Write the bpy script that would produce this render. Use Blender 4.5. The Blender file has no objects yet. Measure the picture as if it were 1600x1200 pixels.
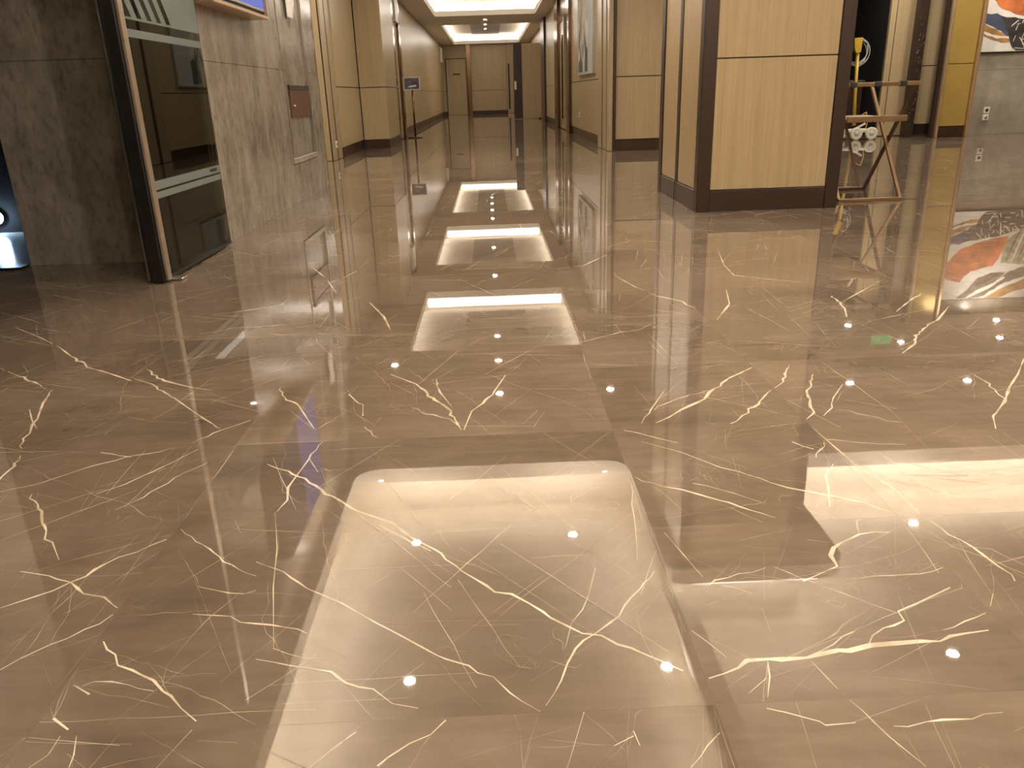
import bpy, bmesh, math, random
from mathutils import Matrix, Vector, Euler

S = bpy.context.scene
C = S.collection
R = random.Random(11)

# ---------------------------------------------------------------- camera
cam_data = bpy.data.cameras.new('camera')
cam_data.sensor_fit = 'HORIZONTAL'
cam_data.sensor_width = 36.0
cam_data.lens = 27.704
cam_data.clip_start = 0.05
cam_data.clip_end = 200
cam = bpy.data.objects.new('camera', cam_data)
C.objects.link(cam)
right = Vector((0.99909, -0.028745, -0.031527))
down = Vector((-0.039513, -0.344697, -0.937882))
fwd = Vector((0.016092, 0.938274, -0.345519))
m = Matrix((right, -down, -fwd)).transposed().to_4x4()
m.translation = Vector((0, 0, 0.8))
cam.matrix_world = m
S.camera = cam

# ---------------------------------------------------------------- world, exposure
W = bpy.data.worlds.new('night_outside')
S.world = W
W.use_nodes = True
W.node_tree.nodes['Background'].inputs[0].default_value = (0.004, 0.006, 0.012, 1)
W.node_tree.nodes['Background'].inputs[1].default_value = 1.0
S.view_settings.view_transform = 'Standard'
S.view_settings.look = 'None'
S.view_settings.gamma = 1.0
S.view_settings.use_curve_mapping = False
S.view_settings.exposure = 0.75
S.cycles.use_denoising = True
S.cycles.max_bounces = 8
S.cycles.diffuse_bounces = 4
S.cycles.glossy_bounces = 4
S.cycles.transparent_max_bounces = 12
S.cycles.sample_clamp_indirect = 6.0
S.cycles.blur_glossy = 0.3

WARM = (1.0, 0.84, 0.64)
L_TRAY = 3.4      # radiance of the corridor cove strips
L_COFFER = 145.0    # radiance of the lobby cove strips
L_DOWN = 1800.0     # radiance of the downlight lenses

# ---------------------------------------------------------------- helpers
def new_mesh(name, verts, faces, mats, fmat=None):
    me = bpy.data.meshes.new(name)
    me.from_pydata([tuple(v) for v in verts], [], faces)
    for mt in mats:
        me.materials.append(mt)
    if fmat:
        me.polygons.foreach_set('material_index', fmat)
    me.update()
    return me

def link(name, me, parent=None, loc=None):
    o = bpy.data.objects.new(name, me)
    C.objects.link(o)
    if loc is not None:
        o.location = loc
    if parent is not None:
        o.parent = parent
    return o

class MB:
    """collects shapes into one mesh"""
    def __init__(s):
        s.v, s.f, s.smooth = [], [], []
    def add(s, v, f, smooth=False):
        n = len(s.v)
        s.v += [tuple(p) for p in v]
        s.f += [tuple(i + n for i in q) for q in f]
        s.smooth += [smooth] * len(f)
        return s
    def box(s, x0, x1, y0, y1, z0, z1, bev=0.0):
        if x0 > x1: x0, x1 = x1, x0
        if y0 > y1: y0, y1 = y1, y0
        if z0 > z1: z0, z1 = z1, z0
        bm = bmesh.new()
        bmesh.ops.create_cube(bm, size=1.0)
        for v in bm.verts:
            v.co = Vector((x0 + (v.co.x + .5) * (x1 - x0), y0 + (v.co.y + .5) * (y1 - y0), z0 + (v.co.z + .5) * (z1 - z0)))
        if bev > 0:
            bmesh.ops.bevel(bm, geom=bm.edges[:], offset=bev, segments=1, affect='EDGES')
        bm.verts.index_update()
        s.add([v.co[:] for v in bm.verts], [[v.index for v in f.verts] for f in bm.faces])
        bm.free()
        return s
    def bar(s, a, b, w, d=None, up=(0, 0, 1)):
        """rectangular bar from a to b"""
        d = d or w
        a, b = Vector(a), Vector(b)
        t = (b - a).normalized()
        u = t.cross(Vector(up))
        if u.length < 1e-4:
            u = t.cross(Vector((1, 0, 0)))
        u.normalize()
        n = u.cross(t)
        vs = []
        for p in (a, b):
            for i, j in ((-1, -1), (1, -1), (1, 1), (-1, 1)):
                vs.append(p + u * i * w / 2 + n * j * d / 2)
        return s.add(vs, [(0, 1, 2, 3), (7, 6, 5, 4), (0, 4, 5, 1), (1, 5, 6, 2), (2, 6, 7, 3), (3, 7, 4, 0)])
    def tube(s, pts, r, n=10, closed=False, cap=True):
        pts = [Vector(p) for p in pts]
        rs = r if isinstance(r, (list, tuple)) else [r] * len(pts)
        k = len(pts)
        vs, fs = [], []
        prev = None
        for i, p in enumerate(pts):
            if closed:
                t = pts[(i + 1) % k] - pts[i - 1]
            else:
                t = pts[min(i + 1, k - 1)] - pts[max(i - 1, 0)]
            t.normalize()
            ref = prev if prev is not None else (Vector((0, 0, 1)) if abs(t.z) < .9 else Vector((1, 0, 0)))
            u = t.cross(ref).cross(t)
            if u.length < 1e-5:
                u = t.cross(Vector((0, 1, 0)))
            u.normalize()
            prev = u
            w = t.cross(u)
            for j in range(n):
                a = 2 * math.pi * j / n
                vs.append(p + (u * math.cos(a) + w * math.sin(a)) * rs[i])
        for i in range(k if closed else k - 1):
            for j in range(n):
                i2 = (i + 1) % k
                fs.append((i * n + j, i * n + (j + 1) % n, i2 * n + (j + 1) % n, i2 * n + j))
        s.add(vs, fs, True)
        if cap and not closed:
            n0 = len(s.v) - len(vs)
            s.f.append(tuple(n0 + j for j in range(n - 1, -1, -1))); s.smooth.append(False)
            s.f.append(tuple(n0 + (k - 1) * n + j for j in range(n))); s.smooth.append(False)
        return s
    def lathe(s, prof, loc=(0, 0, 0), n=32, axis='z'):
        vs, fs = [], []
        for r, z in prof:
            for j in range(n):
                a = 2 * math.pi * j / n
                p = (r * math.cos(a), r * math.sin(a), z)
                if axis == 'y': p = (p[0], p[2], p[1])
                if axis == 'x': p = (p[2], p[0], p[1])
                vs.append((p[0] + loc[0], p[1] + loc[1], p[2] + loc[2]))
        for i in range(len(prof) - 1):
            for j in range(n):
                fs.append((i * n + j, i * n + (j + 1) % n, (i + 1) * n + (j + 1) % n, (i + 1) * n + j))
        s.add(vs, fs, True)
        return s
    def prism(s, poly, axis, a0, a1):
        """polygon extruded along an axis: 'x' poly=(y,z), 'y' poly=(x,z), 'z' poly=(x,y)"""
        def P(q, a):
            return {'x': (a, q[0], q[1]), 'y': (q[0], a, q[1]), 'z': (q[0], q[1], a)}[axis]
        n = len(poly)
        vs = [P(q, a0) for q in poly] + [P(q, a1) for q in poly]
        fs = [tuple(range(n)), tuple(range(2 * n - 1, n - 1, -1))]
        fs += [(i, i + n, (i + 1) % n + n, (i + 1) % n) for i in range(n)]
        return s.add(vs, fs)
    def build(s, name, mat, parent=None, loc=None):
        me = new_mesh(name, s.v, s.f, [mat])
        me.polygons.foreach_set('use_smooth', s.smooth)
        bm = bmesh.new(); bm.from_mesh(me)
        bmesh.ops.recalc_face_normals(bm, faces=bm.faces)
        bm.to_mesh(me); bm.free()
        return link(name, me, parent, loc)

def box(name, x0, x1, y0, y1, z0, z1, mat, parent=None, bev=0.0):
    return MB().box(x0, x1, y0, y1, z0, z1, bev).build(name, mat, parent)

def tag(o, label, cat, group=None):
    o['label'] = label
    o['category'] = cat
    if group:
        o['group'] = group
    return o

def thing(name, loc, label, cat, group=None):
    o = bpy.data.objects.new(name, None)
    o.empty_display_size = 0.1
    C.objects.link(o)
    o.location = loc
    tag(o, label, cat, group)
    return o

def adopt(parent, *kids):
    """children built in world coordinates keep their place"""
    for k in kids:
        k.parent = parent
        k.matrix_parent_inverse = Matrix.Translation(-parent.location)

def structure(o):
    o['kind'] = 'structure'
    return o

# ---------------------------------------------------------------- materials
def nmat(name):
    mt = bpy.data.materials.new(name)
    mt.use_nodes = True
    nt = mt.node_tree
    return mt, nt, nt.nodes, nt.links, nt.nodes['Principled BSDF']

def plain(name, col, rough=0.5, metal=0.0, ior=1.5, emis=None, es=0.0, var=0.06, vscale=8.0, coat=0.0):
    mt, nt, N, Lk, b = nmat(name)
    b.inputs['Roughness'].default_value = rough
    b.inputs['Metallic'].default_value = metal
    b.inputs['IOR'].default_value = ior
    b.inputs['Coat Weight'].default_value = coat
    b.inputs['Coat Roughness'].default_value = 0.08
    tc = N.new('ShaderNodeTexCoord')
    nz = N.new('ShaderNodeTexNoise'); nz.inputs['Scale'].default_value = vscale; nz.inputs['Detail'].default_value = 4
    Lk.new(tc.outputs['Object'], nz.inputs['Vector'])
    rp = N.new('ShaderNodeValToRGB')
    c = col
    rp.color_ramp.elements[0].position = .3; rp.color_ramp.elements[1].position = .7
    rp.color_ramp.elements[0].color = (c[0] * (1 - var), c[1] * (1 - var), c[2] * (1 - var), 1)
    rp.color_ramp.elements[1].color = (min(1, c[0] * (1 + var)), min(1, c[1] * (1 + var)), min(1, c[2] * (1 + var)), 1)
    Lk.new(nz.outputs['Fac'], rp.inputs['Fac'])
    Lk.new(rp.outputs['Color'], b.inputs['Base Color'])
    if emis:
        b.inputs['Emission Color'].default_value = (*emis, 1)
        b.inputs['Emission Strength'].default_value = es
    return mt

def emit(name, col, strength):
    mt = bpy.data.materials.new(name)
    mt.use_nodes = True
    nt = mt.node_tree
    nt.nodes.clear()
    e = nt.nodes.new('ShaderNodeEmission'); o = nt.nodes.new('ShaderNodeOutputMaterial')
    e.inputs[0].default_value = (*col, 1); e.inputs[1].default_value = strength
    nt.links.new(e.outputs[0], o.inputs[0])
    return mt

def wood(name, col, rough=0.32, stretch=(55, 55, 0.9)):
    mt, nt, N, Lk, b = nmat(name)
    tc = N.new('ShaderNodeTexCoord'); mp = N.new('ShaderNodeMapping')
    mp.inputs['Scale'].default_value = stretch
    geo = N.new('ShaderNodeNewGeometry')
    Lk.new(geo.outputs['Position'], mp.inputs['Vector'])
    n1 = N.new('ShaderNodeTexNoise'); n1.inputs['Scale'].default_value = 1.0; n1.inputs['Detail'].default_value = 6; n1.inputs['Roughness'].default_value = .65
    n1.inputs['Distortion'].default_value = .5
    Lk.new(mp.outputs['Vector'], n1.inputs['Vector'])
    rp = N.new('ShaderNodeValToRGB')
    rp.color_ramp.elements[0].position = .3; rp.color_ramp.elements[1].position = .72
    rp.color_ramp.elements[0].color = (col[0] * .84, col[1] * .81, col[2] * .76, 1)
    rp.color_ramp.elements[1].color = (col[0] * 1.1, col[1] * 1.1, col[2] * 1.12, 1)
    Lk.new(n1.outputs['Fac'], rp.inputs['Fac'])
    Lk.new(rp.outputs['Color'], b.inputs['Base Color'])
    b.inputs['Roughness'].default_value = rough
    b.inputs['IOR'].default_value = 1.45
    return mt

def stone(name, dark, light, scale, stretch, rough, ior=1.5, speck=True):
    mt, nt, N, Lk, b = nmat(name)
    geo = N.new('ShaderNodeNewGeometry'); mp = N.new('ShaderNodeMapping')
    mp.inputs['Scale'].default_value = stretch
    Lk.new(geo.outputs['Position'], mp.inputs['Vector'])
    n1 = N.new('ShaderNodeTexNoise'); n1.inputs['Scale'].default_value = scale; n1.inputs['Detail'].default_value = 12; n1.inputs['Roughness'].default_value = .68; n1.inputs['Distortion'].default_value = .25
    n2 = N.new('ShaderNodeTexNoise'); n2.inputs['Scale'].default_value = scale * 7; n2.inputs['Detail'].default_value = 5
    Lk.new(mp.outputs['Vector'], n1.inputs['Vector']); Lk.new(mp.outputs['Vector'], n2.inputs['Vector'])
    rp = N.new('ShaderNodeValToRGB')
    rp.color_ramp.elements[0].position = .32; rp.color_ramp.elements[1].position = .66
    rp.color_ramp.elements[0].color = (*dark, 1); rp.color_ramp.elements[1].color = (*light, 1)
    Lk.new(n1.outputs['Fac'], rp.inputs['Fac'])
    mx = N.new('ShaderNodeMix'); mx.data_type = 'RGBA'; mx.blend_type = 'MULTIPLY'
    r2 = N.new('ShaderNodeValToRGB')
    r2.color_ramp.elements[0].position = .3; r2.color_ramp.elements[1].position = .5
    r2.color_ramp.elements[0].color = (.62, .6, .57, 1); r2.color_ramp.elements[1].color = (1, 1, 1, 1)
    Lk.new(n2.outputs['Fac'], r2.inputs['Fac'])
    mx.inputs['Factor'].default_value = .75 if speck else .3
    Lk.new(rp.outputs['Color'], mx.inputs['A']); Lk.new(r2.outputs['Color'], mx.inputs['B'])
    Lk.new(mx.outputs['Result'], b.inputs['Base Color'])
    b.inputs['Roughness'].default_value = rough
    b.inputs['IOR'].default_value = ior
    return mt

def marble(name, mode):
    """polished brown marble; mode 0 = body with hair veins, 1 = bright vein, 2 = faint vein"""
    mt, nt, N, Lk, b = nmat(name)
    geo = N.new('ShaderNodeNewGeometry')
    info = N.new('ShaderNodeObjectInfo')
    off = N.new('ShaderNodeVectorMath'); off.operation = 'MULTIPLY_ADD'
    cmb = N.new('ShaderNodeCombineXYZ')
    for k in ('X', 'Y', 'Z'):
        Lk.new(info.outputs['Random'], cmb.inputs[k])
    sc = N.new('ShaderNodeVectorMath'); sc.operation = 'SCALE'; sc.inputs['Scale'].default_value = 37.0
    Lk.new(cmb.outputs[0], sc.inputs[0])
    ad = N.new('ShaderNodeVectorMath'); ad.operation = 'ADD'
    Lk.new(geo.outputs['Position'], ad.inputs[0]); Lk.new(sc.outputs[0], ad.inputs[1])
    P = ad.outputs[0]
    if mode == 0:
        n1 = N.new('ShaderNodeTexNoise'); n1.inputs['Scale'].default_value = 2.4; n1.inputs['Detail'].default_value = 8; n1.inputs['Roughness'].default_value = .6; n1.inputs['Distortion'].default_value = .6
        Lk.new(P, n1.inputs['Vector'])
        rp = N.new('ShaderNodeValToRGB')
        rp.color_ramp.elements[0].position = .30; rp.color_ramp.elements[1].position = .70
        rp.color_ramp.elements[0].color = (0.112, 0.081, 0.055, 1)
        rp.color_ramp.elements[1].color = (0.196, 0.149, 0.106, 1)
        Lk.new(n1.outputs['Fac'], rp.inputs['Fac'])
        # brushed streaks
        ms = N.new('ShaderNodeMapping'); ms.inputs['Scale'].default_value = (5, 34, 1); ms.inputs['Rotation'].default_value = (0, 0, .35)
        Lk.new(P, ms.inputs['Vector'])
        ns = N.new('ShaderNodeTexNoise'); ns.inputs['Scale'].default_value = 1.0; ns.inputs['Detail'].default_value = 5; ns.inputs['Distortion'].default_value = .6
        Lk.new(ms.outputs[0], ns.inputs['Vector'])
        rs_ = N.new('ShaderNodeValToRGB'); rs_.color_ramp.elements[0].position = .35; rs_.color_ramp.elements[1].position = .65
        rs_.color_ramp.elements[0].color = (.90, .89, .87, 1); rs_.color_ramp.elements[1].color = (1.06, 1.06, 1.07, 1)
        Lk.new(ns.outputs['Fac'], rs_.inputs['Fac'])
        mz = N.new('ShaderNodeMix'); mz.data_type = 'RGBA'; mz.blend_type = 'MULTIPLY'; mz.inputs['Factor'].default_value = 1
        Lk.new(rp.outputs['Color'], mz.inputs['A']); Lk.new(rs_.outputs['Color'], mz.inputs['B'])
        # warped coordinates for the hair veins
        nw = N.new('ShaderNodeTexNoise'); nw.inputs['Scale'].default_value = 3.0; nw.inputs['Detail'].default_value = 4
        Lk.new(P, nw.inputs['Vector'])
        ws = N.new('ShaderNodeVectorMath'); ws.operation = 'SCALE'; ws.inputs['Scale'].default_value = .22
        Lk.new(nw.outputs['Color'], ws.inputs[0])
        wa = N.new('ShaderNodeVectorMath'); wa.operation = 'ADD'
        Lk.new(P, wa.inputs[0]); Lk.new(ws.outputs[0], wa.inputs[1])
        cur = mz.outputs['Result']
        for scale, thr, seed, rot, strength in ():
            mp = N.new('ShaderNodeMapping'); mp.inputs['Scale'].default_value = (1, .55, 1); mp.inputs['Rotation'].default_value = (0, 0, rot); mp.inputs['Location'].default_value = (seed, seed, 0)
            Lk.new(wa.outputs[0], mp.inputs['Vector'])
            vo = N.new('ShaderNodeTexVoronoi'); vo.feature = 'DISTANCE_TO_EDGE'; vo.inputs['Scale'].default_value = scale
            Lk.new(mp.outputs[0], vo.inputs['Vector'])
            mr = N.new('ShaderNodeMapRange'); mr.inputs['From Min'].default_value = 0; mr.inputs['From Max'].default_value = thr
            mr.inputs['To Min'].default_value = 1; mr.inputs['To Max'].default_value = 0
            Lk.new(vo.outputs['Distance'], mr.inputs['Value'])
            nm = N.new('ShaderNodeTexNoise'); nm.inputs['Scale'].default_value = 2.1; nm.inputs['Detail'].default_value = 3
            mo = N.new('ShaderNodeVectorMath'); mo.operation = 'ADD'; mo.inputs[1].default_value = (seed * 3.1 + 4, 7, 1)
            Lk.new(P, mo.inputs[0]); Lk.new(mo.outputs[0], nm.inputs['Vector'])
            mk = N.new('ShaderNodeMapRange'); mk.inputs['From Min'].default_value = .46; mk.inputs['From Max'].default_value = .62
            mk.inputs['To Min'].default_value = 0; mk.inputs['To Max'].default_value = strength
            Lk.new(nm.outputs['Fac'], mk.inputs['Value'])
            mu = N.new('ShaderNodeMath'); mu.operation = 'MULTIPLY'
            Lk.new(mr.outputs[0], mu.inputs[0]); Lk.new(mk.outputs[0], mu.inputs[1])
            mx = N.new('ShaderNodeMix'); mx.data_type = 'RGBA'
            mx.inputs['B'].default_value = (.66, .52, .34, 1)
            Lk.new(mu.outputs[0], mx.inputs['Factor']); Lk.new(cur, mx.inputs['A'])
            cur = mx.outputs['Result']
        # each slab has its own tone
        tone = N.new('ShaderNodeMapRange'); tone.inputs['To Min'].default_value = .90; tone.inputs['To Max'].default_value = 1.12
        Lk.new(info.outputs['Random'], tone.inputs['Value'])
        ts = N.new('ShaderNodeVectorMath'); ts.operation = 'SCALE'
        Lk.new(cur, ts.inputs[0]); Lk.new(tone.outputs[0], ts.inputs['Scale'])
        Lk.new(ts.outputs[0], b.inputs['Base Color'])
    else:
        n1 = N.new('ShaderNodeTexNoise'); n1.inputs['Scale'].default_value = 14; n1.inputs['Detail'].default_value = 5
        Lk.new(P, n1.inputs['Vector'])
        rp = N.new('ShaderNodeValToRGB')
        rp.color_ramp.elements[0].position = .35; rp.color_ramp.elements[1].position = .6
        a, c = ((.46, .36, .24), (.76, .65, .48)) if mode == 1 else ((.19, .14, .09), (.40, .31, .21))
        rp.color_ramp.elements[0].color = (*a, 1); rp.color_ramp.elements[1].color = (*c, 1)
        Lk.new(n1.outputs['Fac'], rp.inputs['Fac'])
        Lk.new(rp.outputs['Color'], b.inputs['Base Color'])
    b.inputs['Roughness'].default_value = 0.012
    b.inputs['IOR'].default_value = FLOOR_IOR
    # the polished slabs are not perfectly flat
    nb = N.new('ShaderNodeTexNoise'); nb.inputs['Scale'].default_value = 5.0; nb.inputs['Detail'].default_value = 1.0
    Lk.new(geo.outputs['Position'], nb.inputs['Vector'])
    bp = N.new('ShaderNodeBump'); bp.inputs['Strength'].default_value = 1.0; bp.inputs['Distance'].default_value = 0.00004
    Lk.new(nb.outputs['Fac'], bp.inputs['Height'])
    Lk.new(bp.outputs['Normal'], b.inputs['Normal'])
    return mt

FLOOR_IOR = 1.7
M = {}
M['wood'] = wood('pale_wood_veneer', (.40, .307, .175))
M['wood_gloss'] = wood('pale_wood_veneer_lacquered', (.40, .307, .175), rough=.2)
M['cream'] = wood('pale_wood_fluting', (.34, .262, .15))
M['bronze'] = plain('dark_bronze', (.040, .023, .015), .38, .25)
M['bronze_shiny'] = plain('polished_bronze', (.20, .125, .07), .16, 1.0)
M['bronze_mid'] = plain('brown_bronze_skirting', (.055, .028, .016), .3, .3)
M['groove'] = plain('dark_joint', (.05, .028, .014), .6)
M['stone'] = stone('grey_beige_stone', (.150, .128, .100), (.335, .295, .238), 4.2, (1.2, 1.2, .6), .13)
M['stone_grey'] = stone('cool_grey_stone', (.22, .19, .145), (.40, .355, .28), 1.6, (1, 1, 1.1), .2, speck=False)
M['paint'] = plain('ceiling_paint', (.78, .72, .62), .75, var=.02)
M['paint_white'] = plain('white_ceiling_paint', (.80, .72, .60), .75, var=.02)
M['panel_dimmed'] = plain('tray_panel_dimmed', (.46, .41, .34), .75, var=.02)  # darker than the ceiling paint: falloff of the cove glow put into the colour
M['steel'] = plain('brushed_steel', (.55, .52, .47), .3, 1.0)
M['black'] = plain('black_metal', (.012, .011, .010), .35, .2)
M['plastic_white'] = plain('white_plastic', (.72, .68, .58), .4)
M['plastic_black'] = plain('black_plastic', (.02, .02, .02), .45)
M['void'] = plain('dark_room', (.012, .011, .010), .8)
M['led_tray'] = emit('corridor_cove_led', (1.0, .90, .785), L_TRAY)
M['led_coffer_low'] = emit('lobby_cove_led_low', (1.0, .90, .785), L_COFFER * .6)
M['led_coffer'] = emit('lobby_cove_led', (1.0, .90, .785), L_COFFER)
M['lens_dim'] = emit('corridor_downlight_lens', (1.0, .90, .785), L_DOWN * .52)
M['lens'] = emit('added_downlight_lens', (1.0, .90, .785), L_DOWN)
M['marble'] = marble('brown_marble', 0)
M['vein'] = marble('marble_vein_bright', 1)
M['vein_faint'] = marble('marble_vein_faint', 2)

H = 2.82          # lower ceiling
LIP = 2.95        # top of the cove ledge
UP = 3.50         # upper ceiling of the lobby coffer
UPT = 3.20        # upper ceiling of the corridor trays

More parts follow.
